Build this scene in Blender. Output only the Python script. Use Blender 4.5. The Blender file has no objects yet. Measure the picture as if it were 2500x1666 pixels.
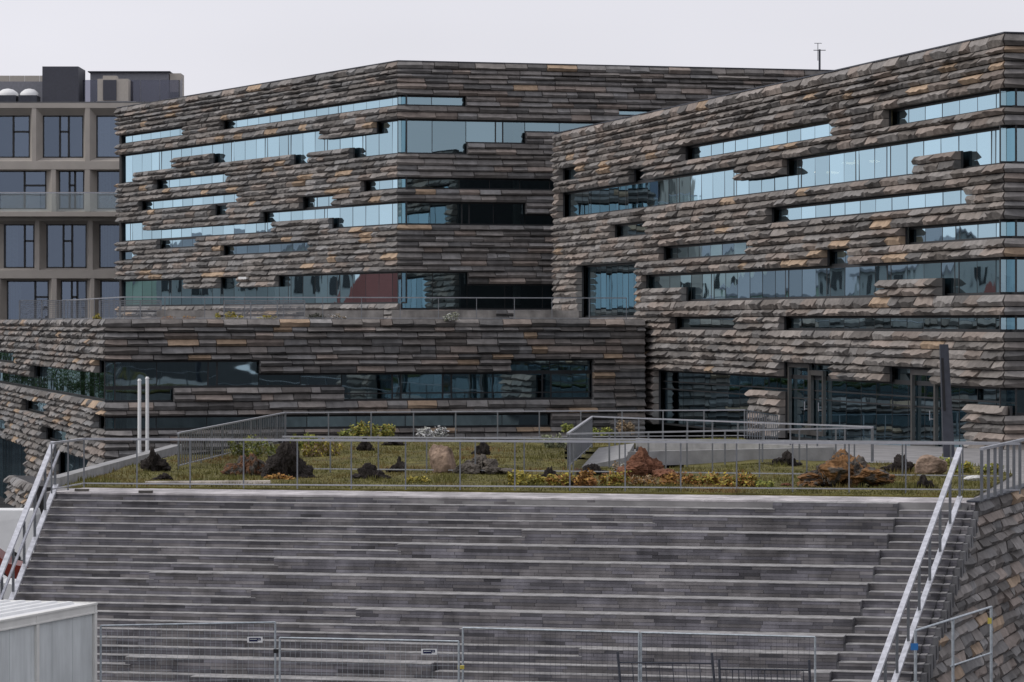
import bpy, bmesh, math, random
from mathutils import Vector, Matrix, noise
R = random.Random(7)

# ------------------------------------------------------------------ camera, sky, sun, exposure
CZ = 8.2            # eye height above the lower square
F = 8500.0          # focal length in photo pixels (2500 wide)
HV = 786.0          # horizon line of the photo
sc = bpy.context.scene
cam = bpy.data.cameras.new('camera'); cam.lens = 36 * F / 2500; cam.sensor_width = 36
cam.shift_y = (HV - 833) / 2500; cam.clip_end = 6000
co = bpy.data.objects.new('camera', cam); sc.collection.objects.link(co)
co.location = (0, 0, CZ); co.rotation_euler = (math.radians(90), 0, 0); sc.camera = co

SUN_EL, SUN_AZ = math.radians(42), math.radians(-100)   # azimuth from +Y towards +X
w = bpy.data.worlds.new('World'); sc.world = w; w.use_nodes = True
nt = w.node_tree; nt.nodes.clear()
wo = nt.nodes.new('ShaderNodeOutputWorld'); bg = nt.nodes.new('ShaderNodeBackground')
sky = nt.nodes.new('ShaderNodeTexSky'); sky.sky_type = 'NISHITA'; sky.sun_disc = False
sky.sun_elevation = SUN_EL; sky.sun_rotation = SUN_AZ
sk = nt.nodes.new('ShaderNodeMix'); sk.data_type = 'RGBA'; sk.blend_type = 'MULTIPLY'; sk.inputs['Factor'].default_value = 1
sk.inputs['B'].default_value = (0.8, 0.8, 0.8, 1)
tc = nt.nodes.new('ShaderNodeTexCoord')
nz = nt.nodes.new('ShaderNodeTexNoise'); nz.inputs['Scale'].default_value = 2.2; nz.inputs['Detail'].default_value = 4
mp = nt.nodes.new('ShaderNodeMapping'); mp.inputs['Scale'].default_value = (1, 1, 3)
rp = nt.nodes.new('ShaderNodeValToRGB')
rp.color_ramp.elements[0].position = .3; rp.color_ramp.elements[0].color = (6.9, 6.85, 7.4, 1)
rp.color_ramp.elements[1].position = .7; rp.color_ramp.elements[1].color = (8.5, 8.4, 9.05, 1)
mx = nt.nodes.new('ShaderNodeMix'); mx.data_type = 'RGBA'; mx.inputs['Factor'].default_value = .93
nt.links.new(tc.outputs['Generated'], mp.inputs['Vector']); nt.links.new(mp.outputs[0], nz.inputs['Vector'])
nt.links.new(nz.outputs['Fac'], rp.inputs[0])
nt.links.new(sky.outputs[0], sk.inputs['A'])
nt.links.new(sk.outputs['Result'], mx.inputs['A']); nt.links.new(rp.outputs[0], mx.inputs['B'])
nt.links.new(mx.outputs['Result'], bg.inputs[0]); nt.links.new(bg.outputs[0], wo.inputs[0])
bg.inputs[1].default_value = 0.1

sl = bpy.data.lights.new('sun', 'SUN'); sl.energy = 1.5; sl.angle = math.radians(25); sl.color = (1, .96, .9)
so = bpy.data.objects.new('sun', sl); sc.collection.objects.link(so)
sd = Vector((math.sin(SUN_AZ) * math.cos(SUN_EL), math.cos(SUN_AZ) * math.cos(SUN_EL), math.sin(SUN_EL)))
so.rotation_euler = sd.to_track_quat('Z', 'Y').to_euler(); so.location = sd * 50 + Vector((0, 100, 0))
vs = sc.view_settings; vs.view_transform = 'Standard'; vs.look = 'None'; vs.exposure = 0.13; vs.gamma = 1; vs.use_curve_mapping = False
sc.cycles.max_bounces = 6; sc.cycles.transparent_max_bounces = 10

# ------------------------------------------------------------------ helpers
COL = sc.collection
def Wp(u, v, Y):                    # photo measurement at a known distance -> world point
    return Vector(((u - 1250) / F * Y, Y, CZ + (HV - v) / F * Y))
def zof(v, Y): return CZ + (HV - v) / F * Y
def on_ground(u, v, z):             # photo measurement on a level of known height
    Y = F * (CZ - z) / (v - HV); return Vector(((u - 1250) / F * Y, Y, z))

MATS = {}
def mat(name, color=None, rough=.8, metal=0.0, var=.25, scale=6.0, bump=0.0, bscale=30.0, spec=.3, streak=None, stain=None):
    """procedural surface; color None reads the per-piece colour attribute"""
    m = bpy.data.materials.new(name); m.use_nodes = True; n = m.node_tree; L = n.links
    p = n.nodes['Principled BSDF']; p.inputs['Roughness'].default_value = rough; p.inputs['Metallic'].default_value = metal
    p.inputs['Specular IOR Level'].default_value = spec
    t = n.nodes.new('ShaderNodeTexCoord')
    no = n.nodes.new('ShaderNodeTexNoise'); no.inputs['Scale'].default_value = scale; no.inputs['Detail'].default_value = 6
    if streak:
        ma = n.nodes.new('ShaderNodeMapping'); ma.inputs['Scale'].default_value = streak
        L.new(t.outputs['Object'], ma.inputs[0]); L.new(ma.outputs[0], no.inputs['Vector'])
    else: L.new(t.outputs['Object'], no.inputs['Vector'])
    mr = n.nodes.new('ShaderNodeMapRange'); mr.inputs['From Min'].default_value = .3; mr.inputs['From Max'].default_value = .7
    mr.inputs['To Min'].default_value = 1 - var; mr.inputs['To Max'].default_value = 1 + var
    L.new(no.outputs['Fac'], mr.inputs['Value'])
    mu = n.nodes.new('ShaderNodeMix'); mu.data_type = 'RGBA'; mu.blend_type = 'MULTIPLY'; mu.inputs['Factor'].default_value = 1
    if color is None:
        a = n.nodes.new('ShaderNodeAttribute'); a.attribute_name = 'col'; L.new(a.outputs['Color'], mu.inputs['A'])
    else: mu.inputs['A'].default_value = (*color, 1)
    if stain:
        sm = n.nodes.new('ShaderNodeMapping'); sm.inputs['Scale'].default_value = stain; sn = n.nodes.new('ShaderNodeTexNoise'); sn.inputs['Scale'].default_value = 1; sn.inputs['Detail'].default_value = 7; sn.inputs['Roughness'].default_value = .65
        L.new(t.outputs['Object'], sm.inputs[0]); L.new(sm.outputs[0], sn.inputs['Vector'])
        sr = n.nodes.new('ShaderNodeMapRange'); sr.inputs['From Min'].default_value = .35; sr.inputs['From Max'].default_value = .65; sr.inputs['To Min'].default_value = .68 if color is None else .86; sr.inputs['To Max'].default_value = 1.35 if color is None else 1.1
        mm = n.nodes.new('ShaderNodeMath'); mm.operation = 'MULTIPLY'; L.new(sn.outputs['Fac'], sr.inputs['Value']); L.new(sr.outputs[0], mm.inputs[0]); L.new(mr.outputs[0], mm.inputs[1]); mr = mm
    L.new(mr.outputs[0], mu.inputs['B']); L.new(mu.outputs['Result'], p.inputs['Base Color'])
    if bump:
        nb = n.nodes.new('ShaderNodeTexNoise'); nb.inputs['Scale'].default_value = bscale; nb.inputs['Detail'].default_value = 5
        L.new(t.outputs['Object'], nb.inputs['Vector'])
        b = n.nodes.new('ShaderNodeBump'); b.inputs['Strength'].default_value = bump; b.inputs['Distance'].default_value = .05
        L.new(nb.outputs['Fac'], b.inputs['Height']); L.new(b.outputs[0], p.inputs['Normal'])
    MATS[name] = m; return m
def glass(name, tint, trans, fac, wav=.02):
    m = bpy.data.materials.new(name); m.use_nodes = True; n = m.node_tree; L = n.links; n.nodes.clear()
    o = n.nodes.new('ShaderNodeOutputMaterial'); g = n.nodes.new('ShaderNodeBsdfGlossy'); g.inputs['Color'].default_value = (*tint, 1)
    g.inputs['Roughness'].default_value = .015
    tr = n.nodes.new('ShaderNodeBsdfTransparent'); tr.inputs['Color'].default_value = (*trans, 1)
    mi = n.nodes.new('ShaderNodeMixShader'); lw = n.nodes.new('ShaderNodeLayerWeight'); lw.inputs['Blend'].default_value = .35
    mr = n.nodes.new('ShaderNodeMapRange'); mr.inputs['To Min'].default_value = fac; mr.inputs['To Max'].default_value = .95
    L.new(lw.outputs['Fresnel'], mr.inputs['Value']); L.new(mr.outputs[0], mi.inputs[0])
    t = n.nodes.new('ShaderNodeTexCoord'); nb = n.nodes.new('ShaderNodeTexNoise'); nb.inputs['Scale'].default_value = .9; nb.inputs['Detail'].default_value = 1
    b = n.nodes.new('ShaderNodeBump'); b.inputs['Strength'].default_value = wav; b.inputs['Distance'].default_value = .4
    L.new(t.outputs['Object'], nb.inputs['Vector']); L.new(nb.outputs['Fac'], b.inputs['Height']); L.new(b.outputs[0], g.inputs['Normal'])
    oi = n.nodes.new('ShaderNodeObjectInfo'); vr = n.nodes.new('ShaderNodeMapRange'); vr.inputs['To Min'].default_value = .80; vr.inputs['To Max'].default_value = 1.1
    hs_ = n.nodes.new('ShaderNodeMix'); hs_.data_type = 'RGBA'; hs_.blend_type = 'MULTIPLY'; hs_.inputs['Factor'].default_value = 1; hs_.inputs['A'].default_value = (*tint, 1)
    L.new(oi.outputs['Random'], vr.inputs['Value']); L.new(vr.outputs[0], hs_.inputs['B']); L.new(hs_.outputs['Result'], g.inputs['Color'])
    L.new(tr.outputs[0], mi.inputs[1]); L.new(g.outputs[0], mi.inputs[2]); L.new(mi.outputs[0], o.inputs[0])
    MATS[name] = m; return m
mat('stone', None, .82, 0, .22, 3.0, .5, 9.0, .25)
mat('tile', None, .7, 0, .3, 2.2, .15, 40.0, .3, stain=(.8, .35, .25))
mat('cap', (.285, .28, .28), .75, 0, .3, 4.0, .1, 30, stain=(.9, .9, .4))
mat('rock', None, .9, 0, .45, 2.5, .8, 9.0, .15)
mat('leaf', None, .7, 0, .3, 8.0)
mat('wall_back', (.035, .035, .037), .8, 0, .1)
mat('frame', (.035, .037, .04), .45, .3, .1)
mat('door_frame', (.11, .105, .1), .4, .6, .1)
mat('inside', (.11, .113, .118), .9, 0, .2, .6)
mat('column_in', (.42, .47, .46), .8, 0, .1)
mat('metal', (.20, .21, .225), .38, .75, .12, 5)
mat('rail', (.38, .39, .42), .38, .6, .1, 5)
mat('bright_rail', (.54, .55, .59), .38, .5, .22, 7)
mat('galv', (.40, .44, .47), .45, .6, .2, 9)
mat('dark_metal', (.055, .06, .075), .5, .3, .15)
mat('black', (.015, .015, .017), .5, 0, .1)
mat('concrete', (.27, .27, .27), .85, 0, .18, 2.5, .2, 20)
mat('pavement', (.22, .215, .215), .8, 0, .25, 1.3, .15, 15)
mat('hotel', (.40, .37, .335), .8, 0, .07, 1.0, .05, 20)
mat('hotel_dark', (.065, .068, .085), .6, 0, .08)
mat('hotel_grey', (.22, .225, .25), .5, .2, .1)
mat('hotel_beige', (.42, .39, .35), .7, 0, .05)
mat('roof_tar', (.10, .10, .10), .9, 0, .2)
mat('white', (.72, .73, .73), .5, 0, .05, 2)
mat('cabin', (.60, .635, .64), .45, 0, .06, 1.5, stain=(3, 3, .4))
mat('cabin_frame', (.68, .68, .65), .5, 0, .08, 2)
mat('blue_print', (.012, .016, .06), .4, 0, .05)
mat('blue_tag', (.03, .16, .42), .4, 0, .05)
mat('yellow', (.5, .42, .08), .5, 0, .1)
mat('grass', (.098, .088, .022), .95, 0, .5, 1.6, .6, 12)
mat('asphalt', (.045, .045, .047), 1.0, 0, .25, 1.0, .0, 30, 0.0)
mat('red_paint', (.18, .03, .02), .3, .1, .05)
mat('tyre', (.02, .02, .02), .9)
glass('glass', (.50, .70, .80), (.28, .34, .34), .42, .007)
glass('glass_hotel', (.40, .50, .66), (.34, .36, .38), .26, .01)
glass('glass_tint', (.4, .42, .5), (.55, .55, .6), .12, .0)
glass('glass_clear', (.6, .65, .66), (.9, .93, .93), .05, .0)
em = bpy.data.materials.new('lamp'); em.use_nodes = True
e_ = em.node_tree.nodes['Principled BSDF']; e_.inputs['Emission Color'].default_value = (1, .86, .5, 1); e_.inputs['Emission Strength'].default_value = 6
MATS['lamp'] = em

class MB:
    def __init__(s): s.v = []; s.f = []; s.c = []
    def add(s, vs, fs, c=None):
        o = len(s.v); s.v += [tuple(p) for p in vs]; s.f += [tuple(i + o for i in f) for f in fs]
        s.c += [c or (.5, .5, .5)] * len(vs)
    def box(s, lo, hi, c=None):
        x0, y0, z0 = lo; x1, y1, z1 = hi
        s.add([(x0,y0,z0),(x1,y0,z0),(x1,y1,z0),(x0,y1,z0),(x0,y0,z1),(x1,y0,z1),(x1,y1,z1),(x0,y1,z1)],
              [(0,3,2,1),(4,5,6,7),(0,1,5,4),(1,2,6,5),(2,3,7,6),(3,0,4,7)], c)
    def hexa(s, P, c=None):     # 8 points: bottom ring then top ring
        s.add(P, [(0,3,2,1),(4,5,6,7),(0,1,5,4),(1,2,6,5),(2,3,7,6),(3,0,4,7)], c)
    def bar(s, p, q, wd, h, c=None, up=Vector((0,0,1))):
        p = Vector(p); q = Vector(q); d = (q - p).normalized()
        if abs(d.dot(up)) > .95: up = Vector((0,1,0))
        a = d.cross(up).normalized() * wd / 2; b = a.cross(d).normalized() * h / 2
        s.hexa([p-a-b, p+a-b, q+a-b, q-a-b, p-a+b, p+a+b, q+a+b, q-a+b], c)
    def tube(s, p, q, r, n=6, r2=None, c=None):
        p = Vector(p); q = Vector(q); d = (q - p).normalized(); r2 = r if r2 is None else r2
        a = d.orthogonal().normalized(); b = d.cross(a)
        v = []
        for k in range(n):
            e = a * math.cos(2*math.pi*k/n) + b * math.sin(2*math.pi*k/n); v += [p + e*r, q + e*r2]
        fs = [(2*k, 2*((k+1) % n), 2*((k+1) % n)+1, 2*k+1) for k in range(n)]
        fs += [tuple(2*k for k in range(n))[::-1], tuple(2*k+1 for k in range(n))]
        s.add(v, fs, c)
    def prism(s, poly, z0, z1, c=None):
        n = len(poly); v = [(x, y, z0) for x, y in poly] + [(x, y, z1) for x, y in poly]
        s.add(v, [tuple(range(n))[::-1], tuple(range(n, 2*n))] + [(k, (k+1) % n, n+(k+1) % n, n+k) for k in range(n)], c)
    def build(s, name, m, parent=None, kind=None, smooth=False):
        me = bpy.data.meshes.new(name); me.from_pydata(s.v, [], s.f)
        if s.c:
            a = me.color_attributes.new('col', 'FLOAT_COLOR', 'POINT')
            a.data.foreach_set('color', [x for c in s.c for x in (c[0], c[1], c[2], 1.0)])
        me.materials.append(MATS[m])
        if smooth: me.polygons.foreach_set('use_smooth', [True] * len(me.polygons))
        o = bpy.data.objects.new(name, me); COL.objects.link(o)
        if parent: own(o, parent)
        if kind: o['kind'] = kind
        return o
def own(o, parent):
    o.parent = parent
    if parent.parent is None: o.matrix_parent_inverse = Matrix.Translation(-parent.location)
def root(name, loc, label, cat, group=None):
    o = bpy.data.objects.new(name, None); COL.objects.link(o); o.location = loc; o.empty_display_size = .3
    return tag(o, label, cat, group)
def tag(o, label, cat, group=None):
    o['label'] = label; o['category'] = cat
    if group: o['group'] = group
    return o
def struct(o): o['kind'] = 'structure'; return o
def pieces(name, items, m, parent, limit=300, rest=None):
    """items: (score, MB). The largest become single parts, the remainder one joined part."""
    items.sort(key=lambda i: -i[0])
    for sc_, b in items[:limit]: b.build(name, m, parent)
    if len(items) > limit:
        j = MB()
        for sc_, b in items[limit:]:
            o = len(j.v); j.v += b.v; j.f += [tuple(i + o for i in f) for f in b.f]; j.c += b.c
        j.build(rest or name, m, parent, 'stuff')

def stone_colour(warm=0.0):
    r = R.random()
    if r < .045:
        k = R.uniform(.75, 1.15); return (.37*k, .275*k, .195*k)
    if r < .16 + warm * .16:
        k = R.uniform(.7, 1.2); return (.255*k, .215*k, .19*k)
    k = R.uniform(.55, 1.35); g = R.uniform(-.6, 1.1) + warm * .9
    return (.19*k*(1+.06*g), .182*k*(1+.012*g), .177*k*(1-.03*g))

class Wall:
    def __init__(s, P0, t, side, Y0=None):
        s.P0 = Vector((P0[0], P0[1], 0)); s.t = Vector((t[0], t[1], 0)).normalized()
        s.n = Vector((s.t.y, -s.t.x, 0)) * side; s.Y0 = Y0 or P0[1]
    def P(s, a, n, z): return s.P0 + s.t * a + s.n * n + Vector((0, 0, z))
    def sv(s, u):
        k = (u - 1250) / F; return (k * s.P0.y - s.P0.x) / (s.t.x - k * s.t.y)
    def z(s, v): return zof(v, s.Y0)
    def score(s, a, z, L, h):
        p = s.P(a, 0, z); u = 1250 + F * p.x / p.y; v = HV - F * (z - CZ) / p.y
        if not (-30 < u < 2530 and -20 < v < 1690): return 0.0
        d = Vector((p.x, p.y, 0)).normalized(); return L * h * (F / p.y) ** 2 * abs(d.dot(s.n))

def block(W, s0, s1, z0, z1, m0=0.0, m1=0.0, back=-.2, col=None, rough=1.0, warm=0, deep=1.0):
    b = MB(); L = s1 - s0; h = z1 - z0; N = max(2, int(round(L / (.3 if rough > .8 else .55))))
    g = .016; rz = R.uniform(.2, .56); rn = R.uniform(.12, .29) * deep; tilt = R.uniform(-.09, .09); lean = R.uniform(-.05, .05)
    t0 = R.uniform(-.01, .05); vs = []; jit = 0.0
    for j in range(N + 1):
        f = j / N; s = s0 + g + (L - 2*g) * f
        if 0 < j < N: s += R.uniform(-.07, .07) * min(1, L)
        jit = .35 * jit + R.uniform(-.16, .16) * rough
        jr = min(.8, max(.14, rz + jit)); jn = rn + tilt * (f - .5) - .10 * jit + R.uniform(-.02, .02) * rough
        end = (j == 0 and m0) or (j == N and m1)
        if end: jr, jn = .42, .18
        tn = .02 if end else t0
        mid = R.uniform(.42, .58)
        prof = [(back, h - .014), (tn, h - .012), (tn + (jn - tn) * mid + R.uniform(-.008, .014) * rough, h - (h - jr * h) * mid),
                (jn, jr * h), (.06 if end else rn * .38 + R.uniform(-.02, .03) * rough, .014), (back, .012)]
        for (n, z) in prof:
            e = n * (-m0 if j == 0 else m1 if j == N else 0) + (lean * (n / .2) if 0 < j < N else 0)
            vs.append(W.P(s + e, n, z0 + z))
    fs = []
    for j in range(N):
        a = j * 6; c = a + 6
        for k in range(5): fs.append((a+k, c+k, c+k+1, a+k+1))
    fs += [(0, 1, 2, 3, 4, 5), tuple(6*N + k for k in (5, 4, 3, 2, 1, 0))]
    b.add(vs, fs, col or stone_colour(warm)); return b

def clad(W, rows, s0, s1, opens, items, back, m0=0, m1=0, warm=0, mean=1.15, start=None, rough=1.0, deep=1.0):
    """rows: z values downwards. opens: (va, vb, ua, ub) in photo measures on this wall."""
    for i in range(len(rows) - 1):
        va, vb = rows[i], rows[i+1]; z1, z0 = W.z(va), W.z(vb); vm = (va + vb) / 2
        lo = s0 if start is None else start(z1)
        if lo is None or lo > s1 - .1: continue
        cuts = []
        for (a, b, ua, ub) in opens:
            if a < vm < b: cuts.append(tuple(sorted((W.sv(ua), W.sv(ub)))))
        cuts.sort(); seg = []; c = lo
        for a, b in cuts:
            if a - c > .15: seg.append((c, min(a, s1)))
            c = max(c, b)
        if s1 - c > .15: seg.append((c, s1))
        for a, b in seg:
            if b - a < .1: continue
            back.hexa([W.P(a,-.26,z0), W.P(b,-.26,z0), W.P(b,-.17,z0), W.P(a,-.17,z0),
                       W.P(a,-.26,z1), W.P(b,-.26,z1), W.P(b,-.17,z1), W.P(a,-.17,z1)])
            x = a
            while x < b - .02:
                L = min(R.triangular(.4*mean, 1.85*mean, mean), b - x)
                if b - x - L < .4: L = b - x
                mm0 = m0 if abs(x - s0) < 1e-6 and start is None else 0; mm1 = m1 if abs(x + L - s1) < 1e-6 else 0
                items.append((W.score(x + L/2, (z0+z1)/2, L, z1-z0), block(W, x, x+L, z0, z1, mm0, mm1, warm=warm, rough=rough, deep=deep)))
                x += L

def window(bld, W, va, vb, ua, ub, pitch=1.86, dbl=(), n0=-.38, gm='glass', tilt=.007, trans=None, panels=None):
    a, b = sorted((W.sv(ua), W.sv(ub))); z1, z0 = W.z(va), W.z(vb)
    f = MB(); tk = .016
    def post(s, wd=tk, d=.036):
        f.hexa([W.P(s-wd,n0-.06,z0), W.P(s+wd,n0-.06,z0), W.P(s+wd,n0+d-.03,z0), W.P(s-wd,n0+d-.03,z0),
                W.P(s-wd,n0-.06,z1), W.P(s+wd,n0-.06,z1), W.P(s+wd,n0+d-.03,z1), W.P(s-wd,n0+d-.03,z1)])
    def hbar(z, a=a, b=b, hh=.045):
        f.hexa([W.P(a,n0-.05,z-hh), W.P(b,n0-.05,z-hh), W.P(b,n0+.012,z-hh), W.P(a,n0+.012,z-hh),
                W.P(a,n0-.05,z+hh), W.P(b,n0-.05,z+hh), W.P(b,n0+.012,z+hh), W.P(a,n0+.012,z+hh)])
    hbar(z1 - .04); hbar(z0 + .04)
    for t_ in (trans or []): hbar(W.z(t_), hh=.03)
    n = max(1, round((b - a) / pitch)); xs = [a + (b - a) * k / n for k in range(n + 1)]
    for u in dbl:
        s = W.sv(u); k = min(range(len(xs)), key=lambda i: abs(xs[i] - s))
        if 0 < k < len(xs) - 1: xs.append(xs[k] + .42)
    xs.sort(); xs = [x for x in xs if x <= b + .01]
    for x in xs: post(x, .04 if any(abs(x - y) < .5 and x != y for y in xs) else tk)
    win = f.build('window', 'frame', bld)
    for k in range(len(xs) - 1):
        p = MB(); q = R.uniform(-tilt, tilt); r_ = R.uniform(-tilt, tilt); x0, x1 = xs[k] + .02, xs[k+1] - .02; hw = (x1-x0)/2; hh = (z1-z0)/2
        nn = [n0 - q*hw - r_*hh, n0 + q*hw - r_*hh, n0 + q*hw + r_*hh, n0 - q*hw + r_*hh]; th = .02
        c = [(x0, z0+.03), (x1, z0+.03), (x1, z1-.03), (x0, z1-.03)]
        p.add([W.P(c[i][0], nn[i], c[i][1]) for i in range(4)] , [(0, 1, 2, 3)])
        p.build('pane', gm, win)
    return win

def interior(bld, W, s0, s1, z0, z1, floors, depth=4.5, cols=5.5, lamps=0):
    m = MB()
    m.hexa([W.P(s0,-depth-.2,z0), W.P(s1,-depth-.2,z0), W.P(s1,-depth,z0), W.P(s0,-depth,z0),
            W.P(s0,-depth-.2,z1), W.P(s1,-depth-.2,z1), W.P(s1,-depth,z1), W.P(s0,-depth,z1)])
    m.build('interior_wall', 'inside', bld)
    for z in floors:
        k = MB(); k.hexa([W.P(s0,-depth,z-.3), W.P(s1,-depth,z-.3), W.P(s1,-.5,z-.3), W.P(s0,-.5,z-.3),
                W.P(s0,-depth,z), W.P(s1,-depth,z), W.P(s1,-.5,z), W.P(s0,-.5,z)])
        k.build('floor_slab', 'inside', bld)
    x = s0 + 2
    while x < s1 - 1:
        c = MB(); c.tube(W.P(x, -1.5, z0), W.P(x, -1.5, z1 - .3), .22, 8); c.build('interior_column', 'column_in', bld); x += cols

# ------------------------------------------------------------------ ground, deck and distant setting
GZ0 = 0.0
def gz(Y): return -min(2.3, max(0.0, (Y - 95) * .022))
gb = MB(); ys = [-2500, -400, -60, -20, 30, 60, 95, 110, 130, 150, 170, 200, 260, 400, 900, 2500]; xs_ = [-2500, -600, -200, -60, -20, 9.8, 10.2, 40, 60, 200, 600, 2500]
gb.add([(x, y, gz(y) - (1.7 if 10 < x < 50 and 55 < y < 120 else 0)) for y in ys for x in xs_],
       [(j*len(xs_)+i, j*len(xs_)+i+1, (j+1)*len(xs_)+i+1, (j+1)*len(xs_)+i) for j in range(len(ys)-1) for i in range(len(xs_)-1)])
struct(gb.build('ground', 'asphalt'))

ZD = CZ - 4.17      # deck level
ST0 = Vector((-11.17, 85.0, 0)); SA = Vector((.9744, -.225, 0)); SB = Vector((-.225, -.9744, 0))
SLEN = 22.38; SR = ST0 + SA * SLEN
FD = Vector((.286, .958, 0))        # flank direction, away
def fl(s): return SR + FD * s
deck = MB()
poly = [(ST0.x-.25, ST0.y+.06), (SR.x-.1, SR.y+.0), tuple(fl(14.5)[:2]), (20.5, 121), (17.4, 121.5), (11.4, 145), (8.4, 124.6), (-7.6, 119.3), (-9.2, 108.2), (-10.6, 108.2)]
hole = [(3.6, 99.9), (9.2, 103.1), (4.1, 110.6)]
from mathutils import geometry
tri = geometry.tessellate_polygon([[Vector((x, y, 0)) for x, y in poly], [Vector((x, y, 0)) for x, y in hole]])
dz = {3: -.25, 4: -.27, 5: -.8, 6: -.12}     # forecourt falls gently towards the entrances
allp = poly + hole; deck.add([(x, y, ZD + dz.get(i, 0)) for i, (x, y) in enumerate(allp)], [tuple(t) for t in tri])
for ring, zb in ((poly, -3.0), (hole, ZD-2.6)):
    n_ = len(ring); deck.add([(x, y, zb) for x, y in ring] + [(x, y, ZD + (dz.get(i, 0) if ring is poly else 0)) for i, (x, y) in enumerate(ring)], [(k, (k+1) % n_, n_+(k+1) % n_, n_+k) for k in range(n_)])
deck.add([(x, y, ZD-2.6) for x, y in hole], [(0, 1, 2)])
struct(deck.build('plaza_deck', 'pavement'))

# ------------------------------------------------------------------ stone clad office wings
A = (-6.21, 190.0); LLd = (-.4795, 1); LFd = (.958, .287)
C = (16.86, 119.0); RLd = (-.2282, 1)
PD = (-18.2, 156.2); PLd = (-.2435, 1)

A_rows = [149.5,167,179,190,202,217,232,245,257.5,273,290,305,318,333,347,361,375,387,403.5,417.5,433,447,461,475,492,506,520,535,548.5,562,576,590,604,617,635,649,663,678,693,710,726,741,756,770,786]
LL = Wall(A, LLd, 1); LL.n = Vector((-LL.t.y, LL.t.x, 0)); LF = Wall(A, LFd, 1)
lw_ = root('office_wing', (A[0], A[1], CZ+.1), 'taller stone clad office wing with sky blue ribbon windows beside the gridded concrete building', 'building')
LLop = [(232,257.5,276,448),(232,257.5,540,980),
 (290,318,276,782),(290,318,913,980),(318,347,276,424),(318,347,515,980),(347,375,276,328),(347,375,712,754),(347,375,856,980),
 (375,403.5,377,556),(433,461,340,583),(433,461,883,980),(461,492,520,556),(461,492,733,815),
 (492,520,276,352),(492,520,637,980),(520,548.5,276,667),(520,548.5,805,980),(548.5,576,385,480),(576,604,276,328),(576,604,540,757),
 (663,693,276,451),(663,693,533,583),(663,693,674,980),(693,741,276,980)]
LFop = [(232,257.5,970,1138),(290,375,970,1141),(290,347,1141,1284),(290,318,1284,1620),(257.5,273,1510,1590),
 (433,461,970,1420),(492,548.5,970,1284),(520,548.5,1284,1420),(663,756,970,1143),(693,756,1143,1420)]
items = []; back = MB(); sLL = LL.sv(287); sLF = 29.0
tA = math.tan(.5 * math.acos(max(-1, min(1, LL.n.dot(LF.n)))))
clad(LL, A_rows, 0, sLL, LLop, items, back, m0=tA, mean=1.45)
clad(LF, A_rows, 0, sLF, LFop, items, back, m0=tA, mean=1.3, rough=.35)
pieces('stone_block', items, 'stone', lw_)
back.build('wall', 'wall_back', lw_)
for va, vb, ua, ub, d in [(232,257.5,288,450,()),(232,257.5,538,976,(540,820)),(290,375,288,976,(370,560,640,700,770,880)),(375,403.5,375,558,()),(433,461,338,585,()),(433,461,880,976,()),
        (461,492,518,558,()),(461,492,731,817,(770,)),(492,548.5,288,976,(315,640,770)),(548.5,576,383,482,()),(576,604,288,330,()),(576,604,536,759,()),(663,741,288,976,(410,530,700,800))]:
    window(lw_, LL, va, vb, ua, ub, dbl=d)
for va, vb, ua, ub, d in [(232,257.5,976,1140,()),(290,375,976,1142,()),(290,347,1142,1286,(1190,)),(290,318,1286,1620,()),(257.5,273,1508,1592,()),(433,461,976,1420,()),
        (492,548.5,976,1286,(1130,)),(520,548.5,1286,1420,()),(663,756,976,1145,()),(693,756,1145,1420,(1190,))]:
    window(lw_, LF, va, vb, ua, ub, dbl=d)
zt = LL.z(149.5)
flo = [LL.z(v) for v in (745, 562, 387, 262)]
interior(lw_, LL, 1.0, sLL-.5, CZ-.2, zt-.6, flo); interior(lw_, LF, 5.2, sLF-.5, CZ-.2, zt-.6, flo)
r = MB(); q = lambda W, s, n=-.2: tuple(W.P(s, n, 0)[:2])
e1 = Vector(q(LL, sLL)); e2 = Vector(q(LF, sLF))
bk = (e1 + (e2 - Vector(q(LF, 0)))); 
r.prism([q(LF, 0), q(LF, sLF), (e2.x-10, e2.y+26), (e1.x+16, e1.y+12), q(LL, sLL)], zt-.5, zt-.12); r.build('roof', 'roof_tar', lw_)
cp = MB()
for W, s1 in ((LL, sLL), (LF, sLF)): cp.bar(W.P(-.03, -.05, zt+.02), W.P(s1, -.05, zt+.02), .22, .05)
cp.build('coping', 'dark_metal', lw_)
# end wall and rear wall of the wing
ew = MB(); E1 = Vector((e1.x, e1.y, 0)); E2 = Vector((e1.x+16, e1.y+12, 0)); E3 = Vector((e2.x-10, e2.y+26, 0)); E4 = Vector((e2.x, e2.y, 0))
for p, q2 in ((E1, E2), (E2, E3), (E3, E4)):
    ew.bar(p + Vector((0,0,(zt-.2+CZ-8)/2)), q2 + Vector((0,0,(zt-.2+CZ-8)/2)), .3, zt-.2-CZ+8)
ew.build('rear_wall', 'wall_back', lw_)

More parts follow.
